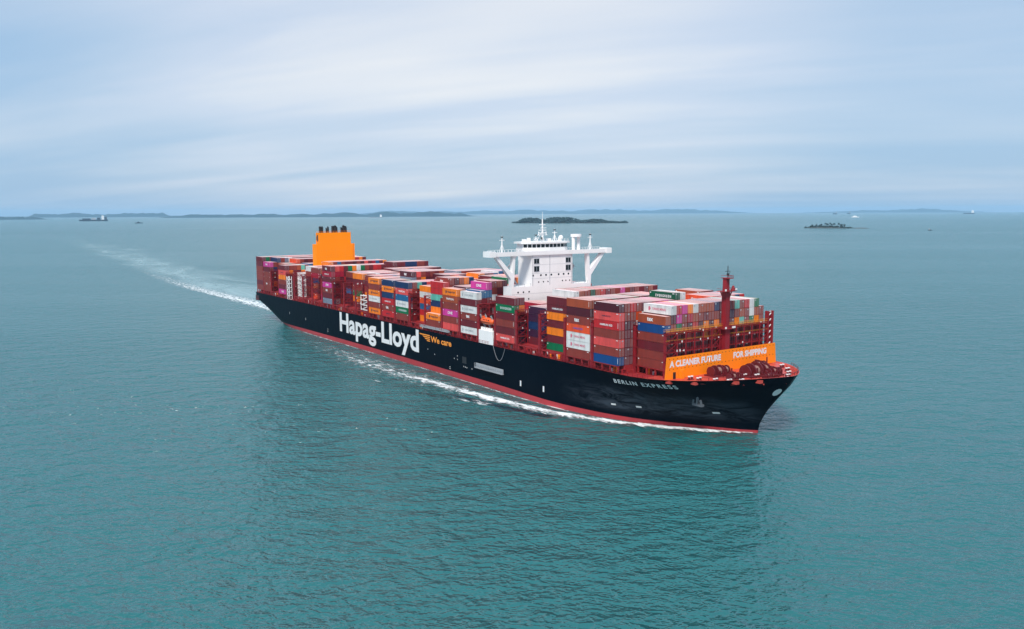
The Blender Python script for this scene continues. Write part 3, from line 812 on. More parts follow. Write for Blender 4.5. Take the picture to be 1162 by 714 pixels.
# side railing on the deck edge
for s in (-1, 1):
    mb = MB(); pts = [(x, s*(lerp_tab(DECK_HB, x)-0.2)) for x in range(2, 372, 2)]
    for (xa, ya), (xb, yb) in zip(pts, pts[1:]):
        za = 17.3
        for dz_ in (0.55, 1.1): mb.bar((xa, ya, za+dz_), (xb, yb, za+dz_), 0.09)
        mb.box(xa-0.05, xa+0.05, ya-0.05, ya+0.05, 17.2, 18.4)
    part(mb, 'deck_railing', M['post_red'])
# white reefer gear and ladders standing between the empty stacks
def ladder_frame(x, y, z0, z1, w, name='access_tower'):
    mb = MB()
    for dx in (0, w): 
        mb.box(x+dx, x+dx+0.3, y, y+0.3, z0, z1); mb.box(x+dx, x+dx+0.3, y+1.6, y+1.9, z0, z1)
    z = z0
    while z < z1:
        mb.box(x, x+w+0.3, y-0.02, y+1.92, z, z+0.25); mb.bar((x+0.2, y, z), (x+w, y, min(z+2.4, z1)), 0.3); z += 2.4
    return part(mb, name, M['white'])
ladder_frame(58.6, -30.2, 17.06, 31.0, 3.6)
ladder_frame(71.0, -27.5, 19.8, 31.0, 7.0)
ladder_frame(158.5, -28.0, 19.8, 27.5, 9.0)

# ------------------------------------------------------------------ funnel
fn = MB()
fn.box(57.4, 63.4, -12.6, 12.6, 17.1, 49.9); fn.box(57.9, 63.0, -10.4, 10.4, 49.9, 56.9)
fo = part(fn, 'funnel', M['funnel'])
g = MB(); g.box(59.6, 61.2, -10.46, -10.40, 51.6, 55.4); g.box(57.9+0.4, 59.0, -10.46, -10.40, 52.4, 54.6); part(g, 'louvre', M['black'], fo)
for (y, r_, h_) in ((-8.6, .75, 3.0), (-7.2, .6, 3.1), (-4.5, .45, 2.2), (-3.4, .55, 3.0), (-0.4, .8, 3.2), (1.2, .9, 3.4), (2.2, .6, 2.8), (5.4, .6, 2.4), (6.9, .9, 3.4), (8.2, .8, 3.0)):
    g = MB(); g.cyl((60.4, y, 56.9), (60.4, y, 56.9+h_), r_, n=12); g.cyl((60.4, y, 56.9+h_), (59.9, y, 57.4+h_), r_*0.9, n=12); part(g, 'exhaust_pipe', M['black'], fo)
g = MB()
for y in (-10.3, 10.3): g.box(57.9, 63.0, y-0.04, y+0.04, 57.7, 57.8)
for x in (57.95, 62.95): g.box(x-0.04, x+0.04, -10.3, 10.3, 57.7, 57.8)
for i in range(12): g.box(62.9, 63.0, -10.3+i*1.87, -10.22+i*1.87, 56.9, 57.8)
part(g, 'funnel_rail', M['orange'], fo)
g = MB()
for z in (38.5, 42.3, 46.1): g.box(63.4, 63.43, -12.5, 12.5, z, z+0.06)
for z in (53.4,): g.box(63.0, 63.03, -10.3, 10.3, z, z+0.06)
for y in (-6.3, 0, 6.3): g.box(63.431, 63.46, y, y+0.06, 33, 49.8)
for y in (11.2, 11.7): g.box(63.47, 63.55, y, y+0.06, 36, 49.9)
for i in range(18): g.box(63.47, 63.52, 11.2, 11.7, 36+i*0.77, 36.06+i*0.77)
part(g, 'plate_seams', M['text_orange'], fo)
eg = MB(); eg.box(57.0, 69.4, -23, -12.7, 17.1, 33.0); eg.box(57.0, 69.4, 12.7, 23, 17.1, 33.0); eg.box(63.5, 69.4, -12.6, 12.6, 17.1, 36.0)
part(eg, 'engine_casing', M['white'])

# ------------------------------------------------------------------ bridge tower
dh = MB()
FX = 282.3                                                     # front face
dh.box(272.8, FX, -10.4, 10.4, 39.4, 51.6)                      # tower
dh.box(276.6, FX, -20.4, 20.4, 20.4, 39.4)                      # wide lower block
dh.box(272.8, 276.59, -14, 14, 20.4, 39.4); dh.box(273.2, FX-0.4, -19.0, 19.0, 17.06, 20.4)
house = part(dh, 'deckhouse', M['white'])
tag(house, 'tall white bridge tower with broad wings on slanted struts')
wg = MB()
wg.box(278.2, FX+0.6, -30.8, 30.8, 51.7, 52.0)
wg.box(278.2, 278.4, -30.8, 30.8, 52.0, 53.1); wg.box(FX+0.4, FX+0.62, -30.8, 30.8, 52.0, 53.4)
for s in (-1, 1):
    a, b_ = (-31.2, -28.2) if s < 0 else (28.2, 31.2)
    wg.box(278.6, FX+0.9, a, b_, 51.5, 53.7)
    wg.box(278.2, FX+0.5, s*11.0-0.02, s*11.0+0.02, 52.0, 53.2)
part(wg, 'bridge_wing', M['white'], house)
wr = MB()
for i in range(38):
    y = -30.6+i*1.65
    if abs(y) > 11: wr.box(278.2, 278.3, y, y+0.07, 53.1, 54.1); wr.box(FX+0.45, FX+0.55, y, y+0.07, 53.4, 54.0)
for s in (-1, 1):
    a, b_ = sorted((s*11.2, s*28.5)); wr.box(278.2, 278.3, a, b_, 54.02, 54.12)
part(wr, 'wing_rail', M['white'], house)
# plate joints, drain pipes and a ladder on the tower front
dt = MB()
for z in (42.3, 45.0-0.6, 47.8, 50.8): dt.box(FX, FX+0.035, -10.3, 10.3, z, z+0.07)
for y in (-10.0, 10.0, -1.4): dt.box(FX+0.0361, FX+0.12, y-0.08, y+0.08, 39.5, 51.5)
for z in (24.6, 28.6, 32.6, 36.4): dt.box(FX, FX+0.035, -20.3, 20.3, z, z+0.07)
part(dt, 'plate_seams', M['grey'], house)
def strut(pts, x0, x1): 
    mb = MB(); mb.prism(pts, 0, x0, x1); return part(mb, 'wing_strut', M['white'], house)
for s in (-1, 1):
    strut([(s*20.4, 39.4), (s*19.3, 39.4), (s*18.9, 43.0), (s*18.4, 51.6), (s*19.5, 51.6), (s*19.9, 44.9), (s*26.4, 51.6), (s*28.0, 51.6), (s*20.6, 42.6)], 280.4, FX-0.02)
# wheelhouse
wh = MB()
outl = [(271.5, -10.5), (277.6, -11.6), (279.6, -8.5), (280.4, 0), (279.6, 8.5), (277.6, 11.6), (271.5, 10.5)]
wh.prism(outl, 2, 52.0, 54.5)
wh.prism([((x-275)*0.97+275, y*0.97) for x, y in outl], 2, 54.5, 56.2)
wh.prism([((x-275)*1.12+275, y*1.08) for x, y in outl], 2, 56.2, 56.9)
part(wh, 'wheelhouse', M['white'], house)
win = []
for (a, b_) in zip(outl[1:-1], outl[2:]):
    a = Vector((*a, 0)); b_ = Vector((*b_, 0)); d = b_-a; k_ = max(2, round(d.length/1.9))
    nrm = Vector((d.y, -d.x, 0)).normalized()
    if nrm.x < 0: nrm = -nrm
    for i in range(k_):
        p = a+d*((i+0.1)/k_); q = a+d*((i+0.9)/k_)
        p = Vector(((p.x-275)*.97+275, p.y*.97, 0))+nrm*0.05; q = Vector(((q.x-275)*.97+275, q.y*.97, 0))+nrm*0.05
        mb = MB(); mb.add([(p.x, p.y, 54.65), (q.x, q.y, 54.65), (q.x, q.y, 55.95), (p.x, p.y, 55.95)], [(0, 1, 2, 3)])
        part(mb, 'window', M['glass'], house)
# front windows and portholes
xw = FX+0.004
def rect_win(y0, y1, z0, z1, name='window'):
    mb = MB(); mb.box(xw-0.3, xw+0.02, y0, y1, z0, z1)
    for z in (z0, z1-0.12): mb.box(xw+0.021, xw+0.08, y0-0.1, y1+0.1, z-0.05, z+0.15, 1)
    mb.box(xw+0.021, xw+0.08, (y0+y1)/2-0.06, (y0+y1)/2+0.06, z0+0.11, z1-0.18, 1)
    part(mb, name, [M['glass'], M['grey']], house)
for (y0, y1) in ((-9.3, -6.7), (6.9, 9.5)):
    rect_win(y0, y1, 48.2, 50.4); rect_win(y0, y1, 45.0, 47.4)
for z, ylist, r_ in ((43.6, (-9.8, -5.9, -3.3, -0.6, 3.2, 5.8, 8.3), .42), (40.9, (-7.0, -4.6, -2.3, 5.2, 7.0, 9.0), .30), (37.2, (-17.2, -14.6, -11.8), .36), (34.4, (-12.0,), .34),
                     (31.5, (-20, -17), .3)):
    for y in ylist:
        mb = MB(); mb.cyl((xw-0.2, y, z), (xw+0.05, y, z), r_, n=10); part(mb, 'porthole', M['glass'], house)
# doors and ladders on the ledges
for s in (-1, 1):
    mb = MB()
    for yy in (11.0, 14.0, 17.0, 18.6): mb.box(FX-0.15, FX-0.05, s*yy-0.04, s*yy+0.04, 39.4, 40.5)
    for z in (40.0, 40.5): mb.box(FX-0.15, FX-0.05, min(s*10.6, s*18.8), max(s*10.6, s*18.8), z-0.06, z)
    mb.bar((274.5, s*12, 39.4), (274.5, s*17.5, 46.0), 0.5); mb.bar((274.5, s*17.5, 46.0), (274.5, s*12, 51.6), 0.5)
    part(mb, 'ledge_rail', M['grey'], house)
# masts and aerials
def mastlet(x, y, z0, z1, w=0.35, name='aerial_mast', cross=True):
    mb = MB(); mb.cyl((x, y, z0), (x, y, z1), w, w*0.5, n=8)
    for s in (-1, 1): mb.bar((x, y+s*1.3, z0), (x, y, z0+(z1-z0)*0.55), 0.16)
    if cross:
        mb.box(x-0.1, x+0.1, y-1.2, y+1.2, z1-1.7, z1-1.5); mb.box(x-0.3, x+0.3, y-0.4, y+0.4, z1-0.6, z1-0.2, 1)
    return part(mb, name, [M['white'], M['black']], house)
mastlet(280.5, -23.6, 53.2, 59.6); mastlet(280.5, 21.4, 53.2, 59.9)
mb = MB()
mb.cyl((275.5, 0, 56.9), (275.5, 0, 66.0), 0.5, 0.22, n=10); mb.cyl((275.5, 0, 66), (275.5, 0, 69.0), 0.08, n=6)
for z, w in ((59.4, 2.4), (61.4, 1.8), (63.6, 1.4)): mb.box(275.2, 275.8, -w, w, z, z+0.22)
for s in (-1, 1):
    mb.bar((274.0, s*1.8, 56.9), (275.5, 0, 61.5), 0.22); mb.cyl((275.5, s*1.9, 59.6), (275.5, s*1.9, 60.9), 0.18, n=6)
mb.box(275.9, 276.2, -2.0, 1.2, 60.2, 60.5); mb.box(275.6, 275.9, -1.2, 1.8, 62.3, 62.5)
mb.box(275.9, 276.4, -1.2, -0.6, 57.6, 58.6, 1)
part(mb, 'radar_mast', [M['white'], M['black']], house)
mastlet(276.5, 5.6, 56.9, 62.0, 0.25); mastlet(277.5, -4.8, 56.9, 60.0, 0.22)
mb = MB(); mb.cyl((276.5, 8.9, 56.9), (276.5, 8.9, 57.7), 0.25, n=8)
bmx = bmesh.new(); bmesh.ops.create_uvsphere(bmx, u_segments=14, v_segments=10, radius=0.95)
mb.add([v.co+Vector((276.5, 8.9, 58.4)) for v in bmx.verts], [[v.index for v in f.verts] for f in bmx.faces]); bmx.free()
part(mb, 'satellite_dome', M['white'], house, smooth=False)
mb = MB()
for yy in (13.2, 15.9): mb.cyl((279.5, yy, 53.2), (279.5, yy, 58.6), 0.75, n=12)
mb.cyl((279.5, 14.55, 58.6), (279.5, 14.55, 59.7), 2.3, n=18); part(mb, 'twin_post_radar', M['white'], house)
mb = MB()
for i in range(14):
    y = -11.5+i*1.77; mb.box(277.9, 278.0, y, y+0.08, 56.9, 58.0)
for z in (57.4, 58.0): mb.box(277.9, 278.0, -11.5, 11.6, z-0.05, z)
for (y, w, h_) in ((-9, 1.4, 1.0), (-6.5, 1.0, 1.5), (3.4, 1.6, 1.1), (9.8, 0.8, 1.6)): mb.box(273.5, 274.8, y, y+w, 56.9, 56.9+h_)
part(mb, 'monkey_island_rail', M['white'], house)
# life saving station at the ship's side
mb = MB(); mb.box(273.4, 283.2, -30.2, -27.4, 17.3, 22.6); mb.box(281.0, 283.9, -30.3, -30.21, 17.4, 21.0)
part(mb, 'side_locker', M['white'])
mb = MB()
for x in (273.8, 277.5, 281.4): mb.bar((x, -27.0, 22.6), (x, -29.6, 28.6), 0.5)
for i in range(5): mb.cyl((274.6+i*1.7, -29.3, 22.6), (274.6+i*1.7, -29.3, 23.7), 0.55, n=10, mi=1)
part(mb, 'davit', [M['grey'], M['white']])
M['boat'] = paint('lifeboat_orange', (0.85, 0.12, 0.02), 0.35, 0.2)
def lifeboat(x0, y, z, label):
    mb = MB(); n_ = 11; m_ = 12; vs = []
    for i in range(n_):
        t = i/(n_-1); x = x0+t*8.6; w = 1.45*math.sin(math.pi*(0.06+0.88*t))**0.5; hh = 1.5*math.sin(math.pi*(0.05+0.9*t))**0.35
        for j in range(m_):
            a = 2*math.pi*j/m_; vs.append((x, y+w*math.cos(a), z+hh*math.sin(a)*(1.0 if math.sin(a) > 0 else 0.9)))
    fs = [(i*m_+j, i*m_+(j+1) % m_, (i+1)*m_+(j+1) % m_, (i+1)*m_+j) for i in range(n_-1) for j in range(m_)]+[tuple(range(m_)), tuple((n_-1)*m_+j for j in range(m_))]
    mb.add(vs, fs); o = mb.build('lifeboat', M['boat'], smooth=True)
    w = MB(); w.box(x0+1.2, x0+2.6, y-0.8, y+0.8, z+1.2, z+1.9); w.build('cockpit', M['boat'], o)
    w = MB(); w.box(x0+0.6, x0+8.0, y-1.62, y-1.48, z-0.25, z-0.1); w.build('rubbing_strake', M['black'], o)
    w = MB()
    for i in range(4): w.box(x0+2.9+i*1.2, x0+3.4+i*1.2, y-1.32, y-1.1, z+0.55, z+0.9)
    w.build('window', M['glass'], o)
    return tag(o, label, 'lifeboat')
lifeboat(273.6, -28.9, 26.2, 'enclosed orange lifeboat hanging over the white locker beside the bridge tower')

# ------------------------------------------------------------------ breakwater and forecastle gear
bk = MB()
bk.prism([(-26.4, 17.3), (-25.7, 24.4), (25.7, 24.4), (26.4, 17.6)], 0, 372.7, 372.95)
for y in range(-24, 25, 3): bk.prism([(372.7, 17.5), (372.7, 23.8), (371.6, 17.5)], 1, y-0.1, y+0.1)
bko = part(bk, 'breakwater', M['orange'])
hm = MB()
for i in range(30):
    y = -24.6+i*1.7
    for z in (23.75, 20.55):
        hm.cyl((372.93, y, z), (372.98, y, z), 0.16, n=8)
hm.box(372.96, 372.99, -23.0, -21.8, 17.5, 19.6)
part(hm, 'drain_holes', M['black'], bko)
kb = MB(); kb.box(373.0, 374.2, -20.4, -19.2, 17.47, 20.2); part(kb, 'vent_locker', M['orange'], bko)
lettering('A CLEANER FUTURE', lambda u, v: (373.0, -24.6+u*23.2, 21.15+v*2.1), M['text_white'], bko, bold=0.05)
lettering('FOR SHIPPING', lambda u, v: (373.0, 4.6+u*16.6, 21.15+v*2.1), M['text_white'], bko, bold=0.05)
# foremast
fm = MB()
MY = 2.1
fm.prism([(370.4, MY-1.15), (372.5, MY-1.05), (372.5, MY+1.05), (370.4, MY+1.15)], 2, 17.4, 31.0)
fm.prism([(370.5, MY-1.0), (372.3, MY-.9), (372.3, MY+.9), (370.5, MY+1.0)], 2, 31.0, 43.2)
fm.prism([(370.6, MY-.8), (372.1, MY-.75), (372.1, MY+.75), (370.6, MY+.8)], 2, 43.2, 47.4)
fmo = part(fm, 'foremast', M['post_red'])
def mastpart(mb, name, mat):
    mb.v = [(x-3.0, y+MY, z) for x, y, z in mb.v]; return part(mb, name, mat, fmo)
g = MB()
for z, w in ((31.0, 2.4), (43.2, 2.9), (47.4, 1.1)):
    g.box(373.0, 376.4, -w, w, z, z+0.2)
    for y in (-w, w): g.box(373.1, 376.4, y-0.05, y+0.05, z+0.9, z+1.0)
    g.box(376.3, 376.4, -w, w, z+0.9, z+1.0)
    for i in range(5): g.box(376.3, 376.4, -w+i*w/2-0.04, -w+i*w/2+0.04, z, z+1.0)
g.bar((374.5, -2.7, 43.2), (374.5, -1.2, 40.6), 0.3); g.bar((374.5, 2.7, 43.2), (374.5, 1.2, 40.6), 0.3)
g.cyl((375.4, 2.2, 43.4), (375.4, 2.2, 45.0), 0.8, 0.3, n=10)
mastpart(g, 'mast_platform', M['post_red'])
g = MB(); g.cyl((374.4, 0.6, 47.6), (374.4, 0.6, 51.4), 0.13, n=6); g.box(374.3, 374.5, -0.5, 1.7, 49.6, 49.75); g.box(374.2, 374.6, 0.3, 0.9, 48.4, 49.0); g.bar((374.4, 0.6, 47.6), (374.4, 1.8, 49.6), 0.1)
mastpart(g, 'mast_top_aerial', M['black'])
g = MB()
for (y, z) in ((-2.1, 31.3), (1.4, 31.3), (2.1, 31.3), (-2.6, 43.5), (2.4, 43.6)): g.box(376.2, 376.7, y-0.25, y+0.25, z, z+0.6)
mastpart(g, 'mast_lamp', M['text_white'])
# windlasses and winches
def winch(x, y, sc, label=None, name='windlass'):
    mb = MB(); s = sc
    mb.box(x-1.8*s, x+1.8*s, y-3.4*s, y+3.4*s, 17.47, 17.9)
    mb.cyl((x, y-3.0*s, 18.9*1+0.0), (x, y+3.0*s, 18.9), 0.35*s, n=10)
    for yy, r_ in ((-2.9, 1.35), (-1.6, 1.55), (-1.3, 1.2), (0.3, 1.55), (1.5, 1.3), (2.9, 1.2)):
        mb.cyl((x, y+(yy-0.12)*s, 18.9), (x, y+(yy+0.12)*s, 18.9), r_*s, n=16)
    mb.cyl((x, y-1.45*s, 18.9), (x, y+0.25*s, 18.9), 0.95*s, n=14, mi=1)
    mb.cyl((x, y+1.5*s, 18.9), (x, y+2.8*s, 18.9), 0.8*s, n=14, mi=1)
    mb.box(x-2.2*s, x-0.9*s, y+0.4*s, y+1.5*s, 17.9, 19.7); mb.box(x-1.5*s, x-0.2*s, y-0.6*s, y+0.2*s, 17.9, 20.4)
    mb.bar((x+1.5*s, y+1, 17.9), (x+1.0*s, y+1, 20.2), 0.25)
    for k_ in range(22):
        xx = x+random.uniform(-2.4, 2.4)*s; yy = y+random.uniform(-3.4, 3.4)*s; mb.box(xx, xx+0.35, yy, yy+0.35, 17.9, 17.9+random.uniform(.6, 2.2))
    return part(mb, name, [M['dkred'], M['rope']])
M['dkred'] = paint('machinery_red', (0.13, 0.010, 0.016), 0.45, 0.5, (0.06, 0.01, 0.01), 1.2)
M['rope'] = paint('mooring_rope', (0.30, 0.16, 0.14), 0.8, 0.4)
winch(376.8, -6.6, 1.25); winch(383.4, 3.0, 1.7); winch(377.0, 12.5, 0.9, name='mooring_winch'); winch(385.6, -9.8, 0.8, name='mooring_winch'); winch(387.5, 6.8, 0.9, name='mooring_winch'); winch(391.5, -1.0, 0.7, name='mooring_winch')
for (x, y) in ((379.5, -18.5), (383.5, -15.6), (386.8, -13.2), (388.8, -10.0), (391.6, -6.8), (394.2, -3.6), (396.0, 0.2), (394.6, 4.0), (392.0, 8.0), (389, 12.2), (385, 16.8), (380, 20.5), (376.5, -19.0), (384.0, -3.0), (386.4, 0.0)):
    mb = MB()
    for dy in (-0.6, 0.6):
        mb.cyl((x, y+dy, 17.47), (x, y+dy, 18.35), 0.34, n=10, mi=0); mb.cyl((x, y+dy, 18.35), (x, y+dy, 18.6), 0.44, n=10, mi=1)
    mb.box(x-0.5, x+0.5, y-1.1, y+1.1, 17.465, 17.6)
    part(mb, 'bollard', [M['dkred'], M['text_white']])
for (x, y) in ((382.0, -20.6), (386.5, -16.5), (390.5, -12.2), (394.2, -7.6), (382.0, 20.6), (386.5, 16.5), (390.5, 12.2), (394.2, 7.6)):
    mb = MB(); sgn = -1 if y < 0 else 1
    for k_ in (-0.8, 0, 0.8): mb.cyl((x-k_*0.7, y+sgn*0.2+k_*0.6*sgn, 17.47), (x-k_*0.7, y+sgn*0.2+k_*0.6*sgn, 18.4), 0.26, n=8)
    part(mb, 'roller_fairlead', M['bow_red'])
# sponson brackets outside the bulwark
for (x, z) in ((374.3, 17.2), (381.0, 17.5), (390.0, 18.2), (394.4, 18.6)):
    y = hb(x, z-0.4); mb = MB(); mb.box(x-0.9, x+0.9, -y-1.0, -y+0.4, z-0.5, z+0.45)
    part(mb, 'fairlead_bracket', M['bow_red'])
g = MB()
for (x, y, h_) in ((382.5, 9.5, 5.0), (397.0, 0.0, 2.6), (390.8, 3.0, 2.4)):
    g.cyl((x, y, 17.47), (x, y, 17.47+h_), 0.28, 0.2, n=8)
g.bar((384.2, -3.2, 17.5), (384.2, -3.2, 21.0), 0.1); part(g, 'jack_post', M['dkred'])
g = MB()
prr = [p for p in pr if p[0] > 382]
for s in (-1, 1):
    for (xa, ya), (xb, yb) in zip(prr, prr[1:]):
        za = lerp_tab(TOPZ, xa); zb_ = lerp_tab(TOPZ, xb)
        g.bar((xa-0.2, s*max(ya-.2, 0), za+0.9), (xb-0.2, s*max(yb-.2, 0), zb_+0.9), 0.1); g.bar((xa-0.2, s*max(ya-.2, 0), za), (xa-0.2, s*max(ya-.2, 0), za+0.9), 0.1)
part(g, 'bow_rail', M['dkred'])

# ------------------------------------------------------------------ foam and wake
def foam_mat(name, scale, lo, hi, alpha, stretch=(1, 1, 1), col=(0.80, 0.84, 0.85)):
    mt = bpy.data.materials.new(name); mt.use_nodes = True
    t = mt.node_tree; b = t.nodes['Principled BSDF']
    b.inputs['Base Color'].default_value = (*col, 1); b.inputs['Roughness'].default_value = 0.9
    geo = N(t, 'ShaderNodeNewGeometry'); mp = N(t, 'ShaderNodeMapping'); mp.inputs['Scale'].default_value = stretch; L(t, geo.outputs['Position'], mp.inputs[0])
    n = N(t, 'ShaderNodeTexNoise', inp={'Scale': scale, 'Detail': 9, 'Roughness': 0.72, 'Distortion': 0.6}); L(t, mp.outputs[0], n.inputs['Vector'])
    at = N(t, 'ShaderNodeAttribute', attribute_name='cover')
    v = mth(t, 'ADD', n.outputs[0], mth(t, 'MULTIPLY', mth(t, 'SUBTRACT', at.outputs['Fac'], 1.0), 0.5))
    mr = N(t, 'ShaderNodeMapRange', interpolation_type='SMOOTHSTEP', inp={'From Min': lo, 'From Max': hi, 'To Max': alpha}); L(t, v, mr.inputs[0])
    L(t, mr.outputs[0], b.inputs['Alpha'])
    return mt
def ribbon(name, pts, mat, z=0.06, nx=9, label=None, rise=0.0, seg=8.0):
    """pts: (x, y, half width towards -y, half width towards +y, cover)"""
    path = []
    for a, b in zip(pts, pts[1:]):
        k_ = max(1, int(math.dist(a[:2], b[:2])/seg))
        for i in range(k_): path.append([a[q]+(b[q]-a[q])*i/k_ for q in range(5)])
    path.append(list(pts[-1]))
    vs = []; cov = []
    for i, p in enumerate(path):
        a = path[max(0, i-1)]; b = path[min(len(path)-1, i+1)]
        d = Vector((b[0]-a[0], b[1]-a[1], 0)).normalized(); nrm = Vector((-d.y, d.x, 0))
        if nrm.y > 0: nrm = -nrm
        for j in range(nx):
            t = -1+2*j/(nx-1)
            w = p[2] if t > 0 else p[3]
            e = max(0.0, 1-abs(t)**1.6)
            zz = z+rise*e*(0.6+0.8*noise.noise(Vector((p[0]*0.15, t*2, 0))))*min(1, p[4])
            vs.append(Vector((p[0], p[1], 0))+nrm*w*t+Vector((0, 0, max(z, zz)))); cov.append(p[4]*e)
    fs = [(i*nx+j, (i+1)*nx+j, (i+1)*nx+j+1, i*nx+j+1) for i in range(len(path)-1) for j in range(nx-1)]
    me = bpy.data.meshes.new(name); me.from_pydata([tuple(v) for v in vs], [], fs)
    at = me.attributes.new('cover', 'FLOAT', 'POINT'); at.data.foreach_set('value', cov)
    me.materials.append(mat); me.polygons.foreach_set('use_smooth', [True]*len(fs))
    o = bpy.data.objects.new(name, me); COL.objects.link(o)
    return tag(o, label, 'foam', None, 'stuff')
F1 = foam_mat('foam_dense', 0.42, 0.40, 0.62, 1.0, (0.45, 1, 1))
F2 = foam_mat('foam_loose', 0.5, 0.24, 0.56, 0.8, (0.35, 1, 1))
F4 = foam_mat('foam_patchy', 0.16, 0.44, 0.66, 0.9, (0.45, 1, 1))
F3 = foam_mat('wake_slick', 0.025, 0.16, 0.70, 0.62, (0.35, 1, 1), (0.45, 0.62, 0.66))
def wl(x): return -hb(x, 0.05)
main = [(386.9, wl(386.9)-0.3, 0.8, 0.6, 0.9), (381.5, wl(381.5)-0.9, 1.6, 1.2, 1.05), (375, wl(375)-1.4, 2.4, 1.6, 1.15), (366, wl(366)-1.9, 3.0, 2.2, 1.15), (356, wl(356)-2.4, 3.2, 2.6, 1.1), (348, wl(348)-2.9, 3.4, 2.9, 1.05),
        (339.7, wl(339.7)-3.8, 3.6, 3.2, 1.05), (328, -35.0, 3.8, 3.6, 1.05), (313.5, -37.6, 4.2, 4.0, 1.02), (304.5, -39.4, 4.2, 4.2, 1.0), (293.7, -40.8, 4.2, 4.2, 1.0), (278, -41.9, 4.4, 4.4, 1.0), (262, -42.8, 4.4, 4.4, 0.96),
        (248, -44.4, 4.6, 4.6, 0.94), (234, -45.7, 5, 5, 0.9), (216, -46.2, 5, 5, 0.84), (189, -46.8, 5, 5, 0.76), (162, -44.5, 5, 5, 0.6), (131, -41.1, 5, 5, 0.3)]
main = [(a, b-0.8*(c < 4), c*1.7+0.9, d+0.8, e+(0.15 if a > 300 else 0.12)) for a, b, c, d, e in main]
ribbon('bow_wave_foam', main, F1, rise=0.55, seg=3, nx=13, label='white foam of the bow wave trailing along the dark hull')
ribbon('hull_foam', [(x, wl(x)-0.9, 1.3, 1.0, c) for x, c in ((60, .55), (90, .75), (150, .75), (200, .72), (250, .70), (300, .8), (330, .8))], F2, z=0.10, nx=7, seg=4, label='thin line of foam close against the red waterline')
ribbon('loose_foam', [(225, -58, 3, 3, .5), (235, -61, 4, 4, .82), (245, -60, 4, 4, .85), (258.6, -58.5, 4, 4, .8), (268, -57, 4, 4, .85), (277, -54.5, 4, 4, .75), (290.8, -50.8, 4.5, 4.5, .98), (299.6, -48.8, 4, 4, .98), (309, -47, 4, 4, .95), (320, -43.8, 3, 3, .9), (333, -39.5, 2, 2, .6)], F4, z=0.13, seg=4, label='scattered foam patches outside the bow wave')
ribbon('wake_turbulence', [(332, -33, 9, 2, .2), (300, -38, 14, 7, .55), (250, -41, 22, 10, .65), (200, -41, 26, 10, .62), (140, -40, 28, 8, .5), (80, -42, 28, 10, .3)], F2, z=0.04, seg=6, nx=15, label='broken bubbly water between foam line and hull')
ribbon('bow_wash', [(383, wl(383)-3, 2, 1, .3), (370, wl(370)-5, 3.5, 2, .78), (350, wl(350)-7, 5, 3, .88), (330, wl(330)-9, 6, 4, .9), (305, -46, 7, 5, .9), (275, -51, 8, 5, .84), (240, -53, 9, 5, .76), (200, -55, 9, 5, .55)], F4, z=0.15, seg=4, nx=11, label='thin broken wash spreading outward from the bow wave')
ribbon('stern_wake_foam', [(8, -4, 16, 18, .5), (-20, -5, 18, 22, .95), (-60, -4, 16, 22, 1.1), (-127, -3.5, 16, 24, 1.1), (-190, -5, 16, 26, 1.05), (-260, -6, 17, 30, 1.0), (-350, -3, 19, 34, .9), (-480, 5, 22, 40, .8), (-700, 22, 26, 50, .62), (-1000, 40, 30, 55, .35)], F1, z=0.09, seg=12, nx=11, label='bright churned foam streaming away behind the stern')
ribbon('stern_wake_slick', [(15, 8, 36, 40, .5), (-60, 10, 36, 50, .8), (-190, 14, 34, 66, .9), (-350, 20, 34, 84, .9), (-700, 45, 46, 100, .85), (-1300, 85, 60, 110, .7), (-2000, 120, 60, 110, .45), (-3000, 170, 60, 110, .1)], F3, z=0.05, seg=40, nx=13, label='long pale smooth wake track curving to the horizon')

# ------------------------------------------------------------------ far land
def leaf_mat(name, c):
    return paint(name, c, 0.8, 0.5, tuple(v*0.5 for v in c), 0.05, streak=False)
M['forest'] = leaf_mat('forest_green', (0.003, 0.028, 0.026))
M['palm'] = leaf_mat('palm_green', (0.006, 0.030, 0.024))
M['land'] = leaf_mat('hill_green', (0.006, 0.046, 0.062))
M['rock'] = paint('shore_rock', (0.07, 0.075, 0.07), 0.8, 0.6, streak=False)
M['trunk'] = paint('palm_trunk', (0.12, 0.09, 0.07), 0.8, 0.4)
def dirpt(u, dist):
    yy = YAW-math.atan((u-581)/FPX); return Vector((CX+dist*math.cos(yy), CY+dist*math.sin(yy), 0))
def ridge(name, u0, u1, dist, hfun, depth=900, n_=90):
    """a low range of hills: width along the horizon, real depth, height in metres from hfun(0..1)"""
    a = dirpt(u0, dist); b = dirpt(u1, dist); d = (b-a); back = Vector((-d.y, d.x, 0)).normalized()
    if back.dot(a-Vector((CX, CY, 0))) < 0: back = -back
    vs = []; fs = []; m_ = 7
    for i in range(n_+1):
        t = i/n_; h_ = max(0.0, hfun(t))
        for j in range(m_):
            s = j/(m_-1); p = a+d*t+back*depth*s
            jit = noise.noise(Vector((t*40, s*3, dist*0.001)))*0.25+1
            vs.append((p.x, p.y, -0.5+h_*math.sin(math.pi*min(1, max(0, s)))**0.7*jit))
    for i in range(n_):
        for j in range(m_-1): fs.append((i*m_+j, (i+1)*m_+j, (i+1)*m_+j+1, i*m_+j+1))
    me = bpy.data.meshes.new(name); me.from_pydata(vs, [], fs); me.materials.append(M['land'])
    o = bpy.data.objects.new(name, me); COL.objects.link(o); return tag(o, kind='structure')
def fb(t, s, f): return 0.5+0.5*noise.fractal(Vector((t*f, s, 0.3)), 0.8, 2.1, 4)
def bump_(t, c, w, h): return h*math.exp(-((t-c)/w)**2)
def taper(t, e=0.06): return min(1, t/e, (1-t)/e)
ridge('hills', -30, 60, 13000, lambda t: taper(t, .2)*(24+20*fb(t, 1, 6)), 700)
